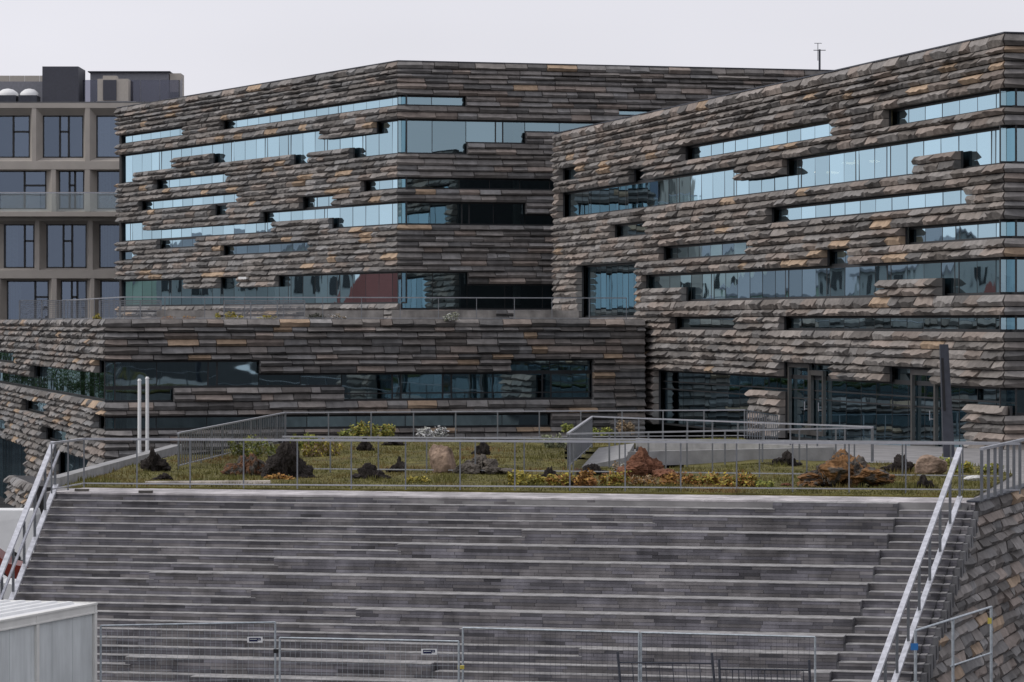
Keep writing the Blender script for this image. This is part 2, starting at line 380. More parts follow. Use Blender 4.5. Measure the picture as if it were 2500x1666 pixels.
# podium
P_rows = [779,799,812,829,847,867,881,896,914,931,948,965,983,1003.6,1017.6,1035,1052,1066,1083,1100,1120,1138,1158,1178,1198,1218,1240,1262,1285,1310,1335,1360,1385]
PL = Wall(PD, PLd, 1); PL.n = Vector((-PL.t.y, PL.t.x, 0)); PF = Wall(PD, LFd, 1)
pod = root('podium_building', (PD[0], PD[1], gz(156)), 'low stone clad podium with dark ribbon windows and a planted roof terrace', 'building')
PFop = [(881,914,262,634),(881,914,1246,1448),(914,948,262,1448),(948,983,262,424),(948,983,840,1448),(1017.6,1052,262,1346)]
PLop = [(881,914,234,280),(914,983,76,280),(881,914,-80,38),(948,983,-120,76),(1017.6,1052,55,115),(1017.6,1052,233,280),(1100,1138,-60,16),(1083,1120,105,163),
        (1158,1400,-200,66),(1138,1218,135,217),(1138,1218,66,67)]
items = []; back = MB(); sPF = 25.5; sPL = PL.sv(-75)
clad(PL, P_rows, 0, sPL, PLop, items, back, m0=tA, mean=1.7); clad(PF, P_rows, 0, sPF, PFop, items, back, m0=tA, mean=1.05, rough=.35)
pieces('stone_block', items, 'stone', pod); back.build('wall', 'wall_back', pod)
for va, vb, ua, ub, d, tr in [(881,948,260,636,(470,590),()),(948,983,260,426,(),()),(914,983,838,1450,(1000,1080,1290),(965,)),(914,948,636,838,(),()),(881,914,1244,1450,(),()),(1017.6,1052,260,1348,(),())]:
    window(pod, PF, va, vb, ua, ub, dbl=d, trans=tr, pitch=2.4)
for va, vb, ua, ub in [(881,983,74,258),(881,914,-78,40),(948,983,-118,76),(1017.6,1052,53,117),(1017.6,1052,231,258),(1100,1138,-58,18),(1083,1120,103,165),(1158,1400,-180,68),(1138,1218,133,219)]:
    window(pod, PL, va, vb, ua, ub)
zr = PF.z(779)
interior(pod, PF, 5.2, sPF-.3, gz(170)-.5, zr-.6, [PF.z(1000), PF.z(1120)]); interior(pod, PL, .8, sPL-.5, -2.4, zr-.6, [PF.z(1000), PF.z(1120)])
r = MB(); r.prism([tuple(PF.P(0,-.19,0)[:2]), tuple(PF.P(sPF,-.19,0)[:2]), (6.0, 197), (-26, 236), tuple(PL.P(sPL,-.19,0)[:2])], zr-.6, zr-.07)
r.build('roof_terrace', 'pavement', pod)

# right wing
C_rows = [81,112,129,149,168,190.6,215,238,261.8,279.6,305.4,329,352,375,398.6,422,445,468,491,510,535.6,558,581.5,604,627.5,650,673,696,719,748.6,770.3,790,810.6,835,857,881,905.5,926,948,970,992,1015,1038,1060,1083,1106,1130]
RL = Wall(C, RLd, 1); RL.n = Vector((-RL.t.y, RL.t.x, 0)); RR = Wall(C, LFd, 1)
rw = root('office_wing', (C[0], C[1], ZD-.5), 'lower stone clad office wing with glazed ground floor entrances beside the leaning steel lamp column', 'building')
RLop = [(215,261.8,1665,2035),(215,261.8,2160,2458),(215,261.8,1367,1411),(261.8,305.4,1540,1577),
 (305.4,352,1367,1800),(305.4,352,1912,2458),(352,398.6,1367,2232),(352,398.6,2335,2458),
 (445,491,1875,2363),(445,491,1493,1579),(535.6,581.5,1612,1829),(535.6,581.5,2200,2458),(581.5,627.5,2010,2074),
 (581.5,770.3,1413,1556),(627.5,673,1569,2458),(673,719,1667,2148),(673,719,2290,2458),(770.3,810.6,1640,1800),(770.3,810.6,1905,2458),
 (905.5,948,1905,2035),(905.5,948,2162,2277),(948,992,1600,2458),(992,1140,1600,1831),(992,1140,1908,2361)]
RRop = [(215,261.8,2450,3200),(305.4,398.6,2450,3200),(535.6,581.5,2450,3200),(627.5,719,2450,3200),(770.3,810.6,2450,3200),(948,1015,2450,3200)]
items = []; back = MB(); sRL = RL.sv(1355); sRR = 9.0
clad(RL, C_rows, 0, sRL, RLop, items, back, m0=tA, warm=.7, mean=1.6); clad(RR, C_rows, 0, sRR, RRop, items, back, m0=tA, warm=.2, mean=2.0, rough=.4)
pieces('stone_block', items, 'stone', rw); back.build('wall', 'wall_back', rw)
for va, vb, ua, ub, d, tr in [(215,261.8,1661,2039,(),()),(215,261.8,2156,2453,(),()),(215,261.8,1362,1413,(),()),(261.8,305.4,1536,1581,(),()),
   (305.4,398.6,1362,2453,(1420,1510,1630,1790,1945,2058,2160,2390),()),(445,491,1870,2366,(),()),(445,491,1490,1581,(),()),
   (535.6,581.5,1608,1832,(),()),(535.6,581.5,2196,2453,(2330,),()),(581.5,627.5,2006,2078,(),()),(627.5,719,1566,2453,(1715,1905,2010,2140,2335),()),
   (770.3,810.6,1637,1803,(),()),(770.3,810.6,1902,2453,(),()),(905.5,948,1903,2038,(),()),(905.5,948,2160,2280,(),()),(948,1130,1597,2453,(),(985,1010))]:
    window(rw, RL, va, vb, ua, ub, dbl=d, trans=tr)
window(rw, RL, 581.5, 770.3, 1411, 1558, pitch=1.1)
for a, b in ((215,261.8),(305.4,398.6),(535.6,581.5),(627.5,719),(770.3,810.6),(948,1015)): 
    wn = RR
    window(rw, RR, a, b, 2454, 2454 + 330, pitch=2.2)
zc = RL.z(81)
flo = [RL.z(v) for v in (940, 735, 412, 180)]
interior(rw, RL, 1, sRL-.6, ZD-.7, zc-.5, flo, lamps=1); interior(rw, RR, 5.2, sRR, ZD-.1, zc-.5, flo)
r = MB(); f1 = RL.P(sRL,-.2,0); f2 = RR.P(sRR,-.2,0); f0 = RR.P(0,-.2,0)
r.prism([tuple(f0[:2]), tuple(f2[:2]), (f2.x-8, f2.y+60), (f1.x+14, f1.y+4), tuple(f1[:2])], zc-.5, zc-.1); r.build('roof', 'roof_tar', rw)
cp = MB()
for W, s1 in ((RL, sRL), (RR, sRR)): cp.bar(W.P(-.03, -.04, zc+.02), W.P(s1, -.04, zc+.02), .2, .05)
cp.build('coping', 'dark_metal', rw)
ew = MB()
for p, q2 in ((f1, Vector((f1.x+14, f1.y+4, 0))), (Vector((f1.x+14, f1.y+4, 0)), Vector((f2.x-8, f2.y+60, 0))), (Vector((f2.x-8, f2.y+60, 0)), f2)):
    zm = (zc-.2+ZD)/2; ew.bar(p + Vector((0,0,zm)), q2 + Vector((0,0,zm)), .3, zc-.2-ZD)
ew.build('rear_wall', 'wall_back', rw)
# doors of the glazed ground floor
for ua, ub, vt in ((1913, 1962, 905.5), (1966, 1996, 926), (2212, 2268, 912)):
    a, b = sorted((RL.sv(ua), RL.sv(ub))); z0, z1 = ZD-.42, RL.z(vt); d = MB()
    for s in (a, b): d.hexa([RL.P(s-.09,-.33,z0), RL.P(s+.09,-.33,z0), RL.P(s+.09,-.2,z0), RL.P(s-.09,-.2,z0), RL.P(s-.09,-.33,z1), RL.P(s+.09,-.33,z1), RL.P(s+.09,-.2,z1), RL.P(s-.09,-.2,z1)])
    for z in (z1-.1, z0+.1): d.bar(RL.P(a,-.265,z), RL.P(b,-.265,z), .13, .2)
    dd = d.build('door', 'door_frame', rw)
    h = MB(); h.tube(RL.P(a+.25,-.12,z0+1.0), RL.P(a+.25,-.12,z0+1.35), .02); h.tube(RL.P(a+.25,-.12,z0+1.05), RL.P(a+.1,-.2,z0+1.05), .015); h.build('handle', 'rail', dd)
# ceiling lamps seen through the glass of the top floor
for u, v in ((1905, 338), (1972, 322), (2000, 321)):
    s = RL.sv(u); p = MB(); z = RL.z(v+4)
    for k in (0, .35): p.bar(RL.P(s+k*2, -1.5-k, z), RL.P(s+k*2, -2.4-k, z), .25, .05)
    p.build('ceiling_lamp', 'lamp', rw)

# roof things
m_ = MB(); b0 = Wp(2001, 176, 200); b0.z = zt-.13
mr_ = root('roof_mast', b0, 'thin grey weather mast with crossbar on the rear roof', 'mast')
m_.tube(b0, b0+Vector((0,0,1.55)), .06, 8); m_.build('pole', 'dark_metal', mr_)
m_ = MB(); m_.bar(b0+Vector((-.35,0,1.5)), b0+Vector((.35,0,1.5)), .04, .04); m_.tube(b0+Vector((-.1,0,.9)), b0+Vector((-.1,0,1.9)), .02); m_.bar(b0+Vector((-.3,0,1.9)), b0+Vector((.12,0,1.9)), .04, .03); m_.build('crossbar', 'dark_metal', mr_)
m_ = MB(); b0 = Wp(1236, 152, 199); b0.z = zt-.12
m_.add([b0+Vector((-.75,-.75,0)), b0+Vector((.75,-.75,0)), b0+Vector((.75,.75,0)), b0+Vector((-.75,.75,0)), b0+Vector((0,0,.42)),
        b0+Vector((-.75,-.75,.12)), b0+Vector((.75,-.75,.12)), b0+Vector((.75,.75,.12)), b0+Vector((-.75,.75,.12))],
       [(0,1,6,5),(1,2,7,6),(2,3,8,7),(3,0,5,8),(5,6,4),(6,7,4),(7,8,4),(8,5,4)])
tag(m_.build('skylight', 'hotel_grey'), 'small grey pyramid skylight on the flat roof', 'skylight')
m_ = MB(); p = LL.P(LL.sv(607), .32, LL.z(668)); m_.bar(p+Vector((-.25,0,0)), p+Vector((.25,-.3,0)), .25, .14)
m_.bar(p, p+LL.n*-.3, .08, .08); tag(m_.build('security_camera', 'white'), 'small white camera housing fixed to the stone cladding', 'camera')

# ------------------------------------------------------------------ hotel with concrete grid, far left
HY = 245.0
hx = lambda u: (u - 1250) / F * HY
ho = root('hotel_building', (hx(100), HY, gz(HY)), 'beige concrete grid building with deep window reveals and dark rooftop plant', 'building')
hz = lambda v: zof(v, HY)
levels = [(252, 402), (402, 527), (527, 668), (668, 800), (800, 930)]
opens = [  # per storey: opening front edges (u0,u1) and glazing (u0,u1,v0,v1)
 [(-60,78,-55,69,282,384),(88,208,102,200,282,384),(219,340,233,330,282,384)],
 [(-60,126,-55,109,417,510),(136,207,141,202,417,510),(219,340,235,330,417,510)],
 [(-60,86,8,80,548,654),(96,216,111,208,548,654),(226,340,240,330,548,654)],
 [(0,127,14,115,686,790),(138,222,146,208,686,790),(230,340,243,330,686,790)],
 [(0,127,14,115,816,920),(138,222,146,208,816,920),(230,340,243,330,816,920)]]
fac = MB(); D = .75; wins = []
for (va, vb), ops in zip(levels, opens):
    va2, vb2 = va + 12, vb - 8
    fac.box((hx(-90), HY-.02, hz(va2)), (hx(470), HY+.9, hz(va)))          # beam
    fac.box((hx(-90), HY-.02, hz(vb)), (hx(470), HY+.9, hz(vb2)))
    e = [-90] + [x for o in ops for x in o[:2]] + [470]
    for k in range(0, len(e), 2):
        fac.box((hx(e[k]), HY, hz(vb2)), (hx(e[k+1]), HY+.9, hz(va2)))
    for (a, b, g0, g1, w0, w1) in ops:      # splayed reveal to the recessed glazing
        o = [(hx(a), HY, hz(vb2)), (hx(b), HY, hz(vb2)), (hx(b), HY, hz(va2)), (hx(a), HY, hz(va2))]
        i = [(hx(g0), HY+D, hz(w1)), (hx(g1), HY+D, hz(w1)), (hx(g1), HY+D, hz(w0)), (hx(g0), HY+D, hz(w0))]
        fac.add(o + i, [(0,1,5,4),(1,2,6,5),(2,3,7,6),(3,0,4,7)]); wins.append((g0, g1, w0, w1))
fac.build('facade', 'hotel', ho)
for k, (g0, g1, w0, w1) in enumerate(wins):
    f = MB(); x0, x1, z0, z1 = hx(g0), hx(g1), hz(w1), hz(w0); t = .07; y = HY + D
    split = [x0, x0 + (x1-x0)*.42, x0 + (x1-x0)*.64, x1] if k % 3 == 1 else [x0, x0 + (x1-x0)*.68, x1]
    for x in split: f.box((x-t, y-.05, z0), (x+t, y+.08, z1))
    for z in (z0, z1): f.box((x0, y-.05, z-t), (x1, y+.08, z+t))
    zm = z0 + (z1-z0)*.62; f.box((split[1], y-.05, zm-t), (split[2], y+.08, zm+t))
    wn = f.build('window', 'frame', ho)
    for i in range(len(split)-1):
        p = MB(); p.add([(split[i]+t, y+.02, z0), (split[i+1]-t, y+.02, z0), (split[i+1]-t, y+.02+R.uniform(-.01,.01), z1), (split[i]+t, y+.02, z1)], [(0,1,2,3)]); p.build('pane', 'glass_hotel', wn)
    if k % 3 != 1:
        c = MB(); cx = x0 + (x1-x0)*R.uniform(.05, .1); n = 7
        for i in range(n): c.box((cx+i*.11, y+.35+.05*(i % 2), z0), (cx+i*.11+.1, y+.38+.05*(i % 2), z1))
        c.build('curtain', 'column_in', wn)
bd = MB(); bd.box((hx(-90), HY+.95, -3), (hx(470), HY+1.1, hz(262)))
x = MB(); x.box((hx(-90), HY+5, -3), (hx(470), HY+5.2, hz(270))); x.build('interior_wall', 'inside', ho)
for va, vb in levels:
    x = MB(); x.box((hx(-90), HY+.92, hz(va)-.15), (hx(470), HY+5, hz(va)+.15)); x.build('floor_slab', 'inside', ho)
x = MB(); x.box((hx(-90), HY+1, hz(252)-.3), (hx(470), HY+16, hz(251))); x.build('roof', 'roof_tar', ho)
x = MB(); x.box((hx(-90)-.3, HY, -3), (hx(-90), HY+16, hz(252))); x.box((hx(470), HY, -3), (hx(470)+.3, HY+16, hz(252))); x.box((hx(-90), HY+15.7, -3), (hx(470), HY+16, hz(252)-.3)); x.build('side_wall', 'hotel', ho)
x = MB(); x.box((hx(-90), HY-1.3, hz(530)), (hx(300), HY-.03, hz(519))); x.build('balcony_slab', 'hotel', ho)
for i in range(4):
    u0 = -90 + i*97; p = MB(); p.box((hx(u0)+.02, HY-1.27, hz(518)), (hx(u0+97)-.02, HY-1.25, hz(474))); p.build('balustrade_glass', 'glass_clear', ho)
x = MB(); x.box((hx(-90), HY-1.3, hz(474)), (hx(300), HY-1.22, hz(471))); x.build('balustrade_rail', 'rail', ho)
# rooftop plant
def rbox(name, u0, u1, v0, v1, y, d, m, lab, cat):
    b = MB(); b.box((hx(u0), HY+y, hz(v1)), (hx(u1), HY+y+d, hz(v0))); return b
ZR = 251.2
o = rbox('stair_housing', 93, 182, 157, ZR, 2.2, 4, 'hotel_dark', '', '').build('stair_housing', 'hotel_dark'); tag(o, 'tall dark charcoal rooftop housing between white roof domes and grey plant room', 'housing')
ph = root('plant_room', (hx(300), HY+5, hz(ZR)), 'long grey rooftop plant room with louvre behind a glass screen', 'plant room')
b = MB(); b.box((hx(193), HY+6.5, hz(ZR)), (hx(390), HY+10, hz(161))); b.build('wall', 'hotel_grey', ph)
b = MB(); b.box((hx(392), HY+6.6, hz(ZR)), (hx(420), HY+9, hz(163))); b.build('corner_panel', 'hotel_beige', ph)
b = MB(); b.box((hx(188), HY+6.2, hz(161)), (hx(394), HY+10.2, hz(158.5))); b.build('roof_edge', 'dark_metal', ph)
for i in range(10):
    b = MB(); b.box((hx(393), HY+6.45, hz(212+i*3.6)), (hx(417), HY+6.58, hz(210.4+i*3.6))); b.build('louvre_slat', 'dark_metal', ph)
gs = root('roof_screen', (hx(300), HY+4, hz(ZR)), 'tinted glass wind screen along the hotel roof edge', 'screen')
for i in range(5):
    u0 = 184 + i*48; b = MB(); b.box((hx(u0)+.02, HY+4.0, hz(ZR)), (hx(u0+48)-.02, HY+4.03, hz(186))); b.build('glass_panel', 'glass_tint', gs)
b = MB(); b.bar((hx(424.5), HY+4, hz(ZR)), (hx(424.5), HY+4, hz(186)), .06, .06); b.build('post', 'frame', gs)
b = MB(); b.add([(hx(425), HY+4, hz(ZR)), (hx(440), HY+1.6, hz(ZR)), (hx(440), HY+1.6, hz(186)), (hx(425), HY+4, hz(192))], [(0,1,2,3)]); b.build('side_panel', 'hotel_grey', gs)
hv = root('air_handler', (hx(265), HY+3, hz(ZR)), 'cream air handling unit with dark grille on the hotel roof', 'air handler')
b = MB(); b.box((hx(228), HY+2.4, hz(242)), (hx(304), HY+3.9, hz(187))); b.box((hx(241), HY+2.5, hz(187)), (hx(274), HY+3.8, hz(179))); b.build('body', 'hotel_beige', hv)
b = MB(); b.box((hx(242), HY+2.33, hz(240)), (hx(275), HY+2.39, hz(190))); b.build('grille', 'hotel_dark', hv)
b = MB(); b.box((hx(226), HY+2.3, hz(ZR)), (hx(322), HY+4, hz(242.5))); b.build('base', 'hotel_grey', hv)
for u0, u1 in ((-20, 32), (36, 83)):
    b = MB(); cx, rx = hx((u0+u1)/2), (hx(u1)-hx(u0))/2; n = 14; V = []; Fc = []
    prof = [(1, 229), (1.0, 224), (.86, 219), (.5, 213), (.12, 211)]
    for k, (rr, v) in enumerate(prof):
        for j in range(n): V.append((cx+rx*rr*math.cos(2*math.pi*j/n), HY+2.6+rx*rr*math.sin(2*math.pi*j/n)*.9, hz(v)))
    for k in range(len(prof)-1):
        for j in range(n): Fc.append((k*n+j, k*n+(j+1) % n, (k+1)*n+(j+1) % n, (k+1)*n+j))
    Fc.append(tuple(range((len(prof)-1)*n, len(prof)*n))); b.add(V, Fc)
    dm = root('roof_dome', (cx, HY+2.6, hz(ZR)), 'white domed rooflight next to the charcoal roof housing' if u0 > 0 else 'white domed rooflight, the one farther from the charcoal housing', 'rooflight', 'domed rooflights on the hotel roof')
    b.build('dome', 'white', dm, smooth=True); b = MB(); b.box((cx-rx*.95, HY+1.6, hz(ZR)), (cx+rx*.95, HY+3.6, hz(229.2))); b.build('kerb', 'dark_metal', dm)
rs = root('roof_wall', (hx(0), HY+9, hz(ZR)), 'pale grey panelled roof wall behind the white domes', 'roof wall')
for i in range(4):
    u0 = -60 + i*38; b = MB(); b.box((hx(u0)+.02, HY+9, hz(ZR)), (hx(u0+38)-.02, HY+9.2, hz(163))); b.build('panel', 'hotel_beige', rs)
b = MB(); b.box((hx(-60), HY+6, hz(ZR)), (hx(88), HY+6.1, hz(185))); b.build('dark_screen', 'hotel_grey', rs)

# ------------------------------------------------------------------ staircase
SH, STp = .16, .36; NS = 26
def SP(a, b, z): p = ST0 + SA*a + SB*b; return Vector((p.x, p.y, z))
def a_of(u, b):
    p = ST0 + SB*b; k = (u - 1250)/F; return (k*p.y - p.x) / (SA.x - k*SA.y)
aL = lambda b: .17*b
aR = lambda b: SLEN - .063*b
stairs = root('staircase', (ST0.x+10, 78, 0), 'wide dark stone seating steps with pale edges below the planted deck', 'stairs')
seatL = {0:1892, 2:1600, 4:1282, 6:980, 8:680, 10:376, 12:624, 14:879, 16:1131, 18:1421, 20:1062+900}
seatR = {0:2195, 2:2186, 4:2170, 6:2150, 8:2136, 10:2121, 12:2106, 14:2087, 16:2065, 18:2048, 20:2031, 22:2015}
def tile_colour():
    k = R.uniform(.75, 1.4); d = R.random()
    if d < .12: k *= .62
    return (.125*k, .121*k, .135*k) if d < .6 else (.135*k, .128*k, .132*k)
tiles = []
def riser_tiles(a0, a1, b, z0, z1, rows):
    hh = (z1 - z0) / rows
    for r_ in range(rows):
        x = a0 - R.uniform(0, .3)
        while x < a1:
            L = R.uniform(.35, 1.1); xa, xb = max(x, a0), min(x+L, a1); x += L
            if xb - xa < .06: continue
            o = R.uniform(.004, .014); g = .004; t = MB()
            za, zb = z0 + r_*hh + g, z0 + (r_+1)*hh - g
            t.hexa([SP(xa+g, b+o, za), SP(xb-g, b+o, za), SP(xb-g, b-.02, za), SP(xa+g, b-.02, za),
                    SP(xa+g, b+o, zb), SP(xb-g, b+o, zb), SP(xb-g, b-.02, zb), SP(xa+g, b-.02, zb)], tile_colour())
            p = SP((xa+xb)/2, b, za); u = 1250+F*p.x/p.y; v = HV-F*(za-CZ)/p.y
            tiles.append(((xb-xa)*hh*(F/p.y)**2 if 0 < u < 2500 and v < 1660 else 0, t))
def tread_cap(par, a0, a1, b0, b1, z):
    """pale honed edge slab of one tread, laid in lengths"""
    c = MB(); x = a0
    while x < a1 - .02:
        L = min(R.uniform(.9, 1.6), a1 - x); j_ = R.uniform(-.012, .012)
        if a1 - x - L < .4: L = a1 - x
        c.hexa([SP(x+.003, b1+.02+j_, z-.018), SP(x+L-.003, b1+.02+j_, z-.018), SP(x+L-.003, b0, z-.018), SP(x+.003, b0, z-.018),
                SP(x+.003, b1+.02+j_, z), SP(x+L-.003, b1+.02+j_, z), SP(x+L-.003, b0, z), SP(x+.003, b0, z)]); x += L
    c.build('tread_slab', 'cap', par)
for k in range(0, NS):
    zt_, zl = ZD - k*SH, ZD - (k+1)*SH; b = k*STp
    s = MB(); s.hexa([SP(aL(b), b, -.3), SP(aR(b), b, -.3), SP(aR(b), max(b-.5, -.6), -.3), SP(aL(b), max(b-.5, -.6), -.3),
                      SP(aL(b), b, zt_-.018), SP(aR(b), b, zt_-.018), SP(aR(b), max(b-.5, -.6), zt_-.018), SP(aL(b), max(b-.5, -.6), zt_-.018)], (.09, .09, .095))
    st = s.build('step', 'tile', stairs)
    spans = [(aL(b), aR(b))]; 
    cov = []
    if k % 2 == 0 and k in seatL: cov.append((a_of(seatL[k], b), a_of(seatR[k], b)))
    if k % 2 == 1 and (k-1) in seatL: cov.append((a_of(seatL[k-1], b), a_of(seatR[k-1], b)))
    if k in (20, 21): cov.append((a_of(319, b), a_of(1062, b)))
    if k in (22, 23): cov.append((a_of(478, b), a_of(1500, b)))
    cov.sort(); c0 = aL(b); free = []
    for x0, x1 in cov:
        if x0 > c0: free.append((c0, x0))
        c0 = max(c0, x1)
    if c0 < aR(b): free.append((c0, aR(b)))
    for x0, x1 in free:
        riser_tiles(x0, x1, b, zl, zt_-.018, 2); 
        if k: tread_cap(st, x0, x1, b-STp+.02, b, zt_)
    # seats two risers high
    if k % 2 == 0:
        for x0, x1 in cov:
            b1 = b + STp; q = MB()
            q.hexa([SP(x0, b1, zt_-2*SH-.02), SP(x1, b1, zt_-2*SH-.02), SP(x1, b-STp+.03, zt_-2*SH-.02), SP(x0, b-STp+.03, zt_-2*SH-.02),
                    SP(x0, b1, zt_-.018), SP(x1, b1, zt_-.018), SP(x1, b-STp+.03, zt_-.018), SP(x0, b-STp+.03, zt_-.018)], (.11, .108, .115))
            se = q.build('seat_step', 'tile', stairs); tread_cap(se, x0, x1, b-STp+.03, b1, zt_)
            riser_tiles(x0, x1, b1, zt_-2*SH, zt_-.018, 4)
pieces('riser_tile', tiles, 'tile', stairs, 300, 'riser_tiles')
lc = MB()      # landing paving slabs at the stair head
pv = []
for j in range(5):
    x = -.1
    while x < SLEN - .05:
        L = min(R.uniform(.8, 1.5), SLEN - x); s = MB(); b1 = .02 - j*.62; b0 = b1 - .61
        k = R.uniform(.85, 1.15); s.hexa([SP(x+.004, b1, ZD-.03), SP(x+L-.004, b1, ZD-.03), SP(x+L-.004, b0, ZD-.03), SP(x+.004, b0, ZD-.03),
            SP(x+.004, b1, ZD+.012), SP(x+L-.004, b1, ZD+.012), SP(x+L-.004, b0, ZD+.012), SP(x+.004, b0, ZD+.012)], (.38*k, .36*k, .365*k))
        pv.append((L*10, s)); x += L
pieces('paving_slab', pv, 'tile', bpy.data.objects['plaza_deck'])
# flank wall of the stairs, clad like the buildings
FW = Wall((SR.x, SR.y), (FD.x, FD.y), 1); FW.n = Vector((FD.y, -FD.x, 0)).normalized()
zrow = [ZD + .02]; hs = [.34, .25, .29, .27, .32, .28]; i = 0
while zrow[-1] > -1.6: zrow.append(zrow[-1] - hs[i % 6]); i += 1
F_rows = [HV - (z - CZ) * F / FW.Y0 for z in zrow]
flk = root('stair_flank_wall', (SR.x, SR.y, 0), 'rough stone clad side wall of the steps with stepped block ends', 'wall')
items = []; back = MB()
clad(FW, F_rows, 0, 14.5, [], items, back, warm=.1, mean=1.15, rough=.6, deep=.62, start=lambda z: -(ZD - z)/SH*STp + .42 if z < ZD else .12)
pieces('stone_block', items, 'stone', flk); 
bk2 = MB(); bk2.add([FW.P(0,-.15,0), FW.P(14.5,-.15,0), FW.P(14.5,-.15,ZD-.03), FW.P(0,-.15,ZD-.03), FW.P(-9.2,-.15,0), FW.P(0,-.15,-1.7), FW.P(14.5,-.15,-1.7)], [(0,1,2,3),(4,0,3),(5,6,1,0)]); bk2.build('wall', 'wall_back', flk)
cp = MB(); cp.bar(FW.P(0,-.05,ZD+.04), FW.P(14.5,-.05,ZD+.04), .3, .04); cp.build('coping', 'dark_metal', flk)
for k in range(1, NS):      # stepped ends of the stair blocks beside the cladding
    b = k*STp; q = MB(); a = aR(b); zz = ZD - k*SH
    q.hexa([SP(a-.02, b, zz-.5), SP(a+.1, b, zz-.5), SP(a+.1, b-STp+.01, zz-.5), SP(a-.02, b-STp+.01, zz-.5), SP(a-.02, b, zz-.02), SP(a+.1, b, zz-.02), SP(a+.1, b-STp+.01, zz-.02), SP(a-.02, b-STp+.01, zz-.02)], (.12, .12, .125))
    q.build('end_block', 'tile', flk)

# ------------------------------------------------------------------ railings
def railing(name, pts, label, h=1.2, spacing=1.33, top=(.09, .05), low=True, m='rail', pm='metal', slats=None, slatw=.05, glassp=False, posts=True, cat='railing', group=None, pw=.036):
    r = root(name, pts[0], label, cat, group); up = Vector((0, 0, 1))
    t = MB()
    for p, q in zip(pts, pts[1:]): t.bar(Vector(p)+up*h, Vector(q)+up*h, top[0], top[1])
    t.build('top_rail', m, r)
    if low:
        t = MB()
        for p, q in zip(pts, pts[1:]): t.bar(Vector(p)+up*.1, Vector(q)+up*.1, .04, .03)
        t.build('bottom_rail', m, r)
    for p, q in zip(pts, pts[1:]):
        p = Vector(p); q = Vector(q); L = (q-p).length; n = max(1, round(L/spacing)); d = (q-p)/n
        if posts:
            for i in range(n + 1):
                if i == n and q != Vector(pts[-1]): continue
                c = MB(); c.bar(p+d*i, p+d*i+up*(h-top[1]/2), pw, pw*.7); c.build('post', pm, r)
        if slats:
            m_n = max(2, int(L/slats))
            for i in range(m_n):
                if L/m_n < .05: break
                c = MB(); x = p + (q-p)*((i+.5)/m_n); c.bar(x+up*.11, x+up*(h-.03), .012, slatw); c.build('baluster', pm, r)
        if glassp:
            for i in range(n):
                c = MB(); c.add([p+d*i+d*.02+up*.12, p+d*(i+1)-d*.02+up*.12, p+d*(i+1)-d*.02+up*(h-.06), p+d*i+d*.02+up*(h-.06)], [(0,1,2,3)]); c.build('glass_panel', 'glass_clear', r)
    return r
zdk = ZD + .06
gl = on_ground(205, 1190, zdk); gr = on_ground(2490, 1207, zdk)
railing('railing', [on_ground(126, 1205, zdk), gl, gr], 'long steel railing with thin posts along the head of the steps', 1.2)
railing('railing', [on_ground(690, 1153, zdk), on_ground(1400, 1160, zdk), on_ground(2440, 1172, zdk)], 'second lower steel railing standing inside the planted garden', .97, 1.3, (.05, .04), pw=.04)
p1 = Vector((-9.3, 97, zdk)); p2 = Vector((-7.75, 119, zdk)); p3 = Vector((8.2, 122.8, zdk))
railing('slatted_balustrade', [p1, p2], 'grey metal balustrade of upright slats on the garden side edge', 1.0, 2.0, (.07, .05), slats=.42, slatw=.26)
railing('railing', [p2 + Vector((0,.2,0)), p3, Vector((10.9, 143, zdk-.75))], 'thin rear guard rail between garden and podium wall', 1.0, 1.45, (.05, .04), pw=.045)
t1 = Vector((1.6, 96.6, zdk)); t2 = Vector((2.6, 113.5, zdk)); t3 = Vector((10.56, 102.2, zdk))
# kerbed opening in the garden
ko = root('ramp_opening', (5, 104, ZD), 'triangular ramp opening with pale concrete kerbs in the garden', 'ramp')
for q_ in ([(3.3,99.35),(9.5,102.9),(9.25,103.08),(3.62,99.86)], [(9.55,102.98),(3.95,111.2),(4.1,110.68),(9.25,103.14)]):
    kb = MB(); kb.prism(q_, ZD+.006, ZD+.46); kb.build('kerb', 'concrete', ko)
kb = MB(); kb.add([(1.95,97.6,ZD+.1),(3.25,99.3,ZD+.3),(3.9,111.0,ZD+.3),(2.8,112.4,ZD+.1),(1.95,97.6,ZD+.005),(3.25,99.3,ZD+.005),(3.9,111.0,ZD+.005),(2.8,112.4,ZD+.005)],
   [(0,1,2,3),(4,5,1,0),(5,6,2,1),(6,7,3,2),(7,4,0,3)]); kb.build('sloping_slab', 'concrete', ko)
railing('railing', [t1, t3], 'slim railing on the near side of the ramp opening', 1.0, 1.25, (.05, .045), pw=.05, low=False)
railing('railing', [t2, t3 + Vector((.05,.15,0))], 'slim railing on the far side of the ramp opening', 1.02, 1.25, (.05, .045), pw=.05, low=False)
railing('slatted_balustrade', [t1 + Vector((-.05,.1,0)), t2], 'grey sheet and slat balustrade closing the ramp opening end', 1.0, 3.0, (.08, .05), slats=.3, slatw=.28)
# garden edge parapet
pp = MB(); a0 = on_ground(128, 1190, ZD); a1 = on_ground(432, 1104, ZD)
pp.bar(a0+Vector((0,0,.12)), a1+Vector((0,0,.12)), .35, .24); tag(pp.build('parapet', 'concrete'), 'low grey concrete parapet along the garden side edge', 'parapet')
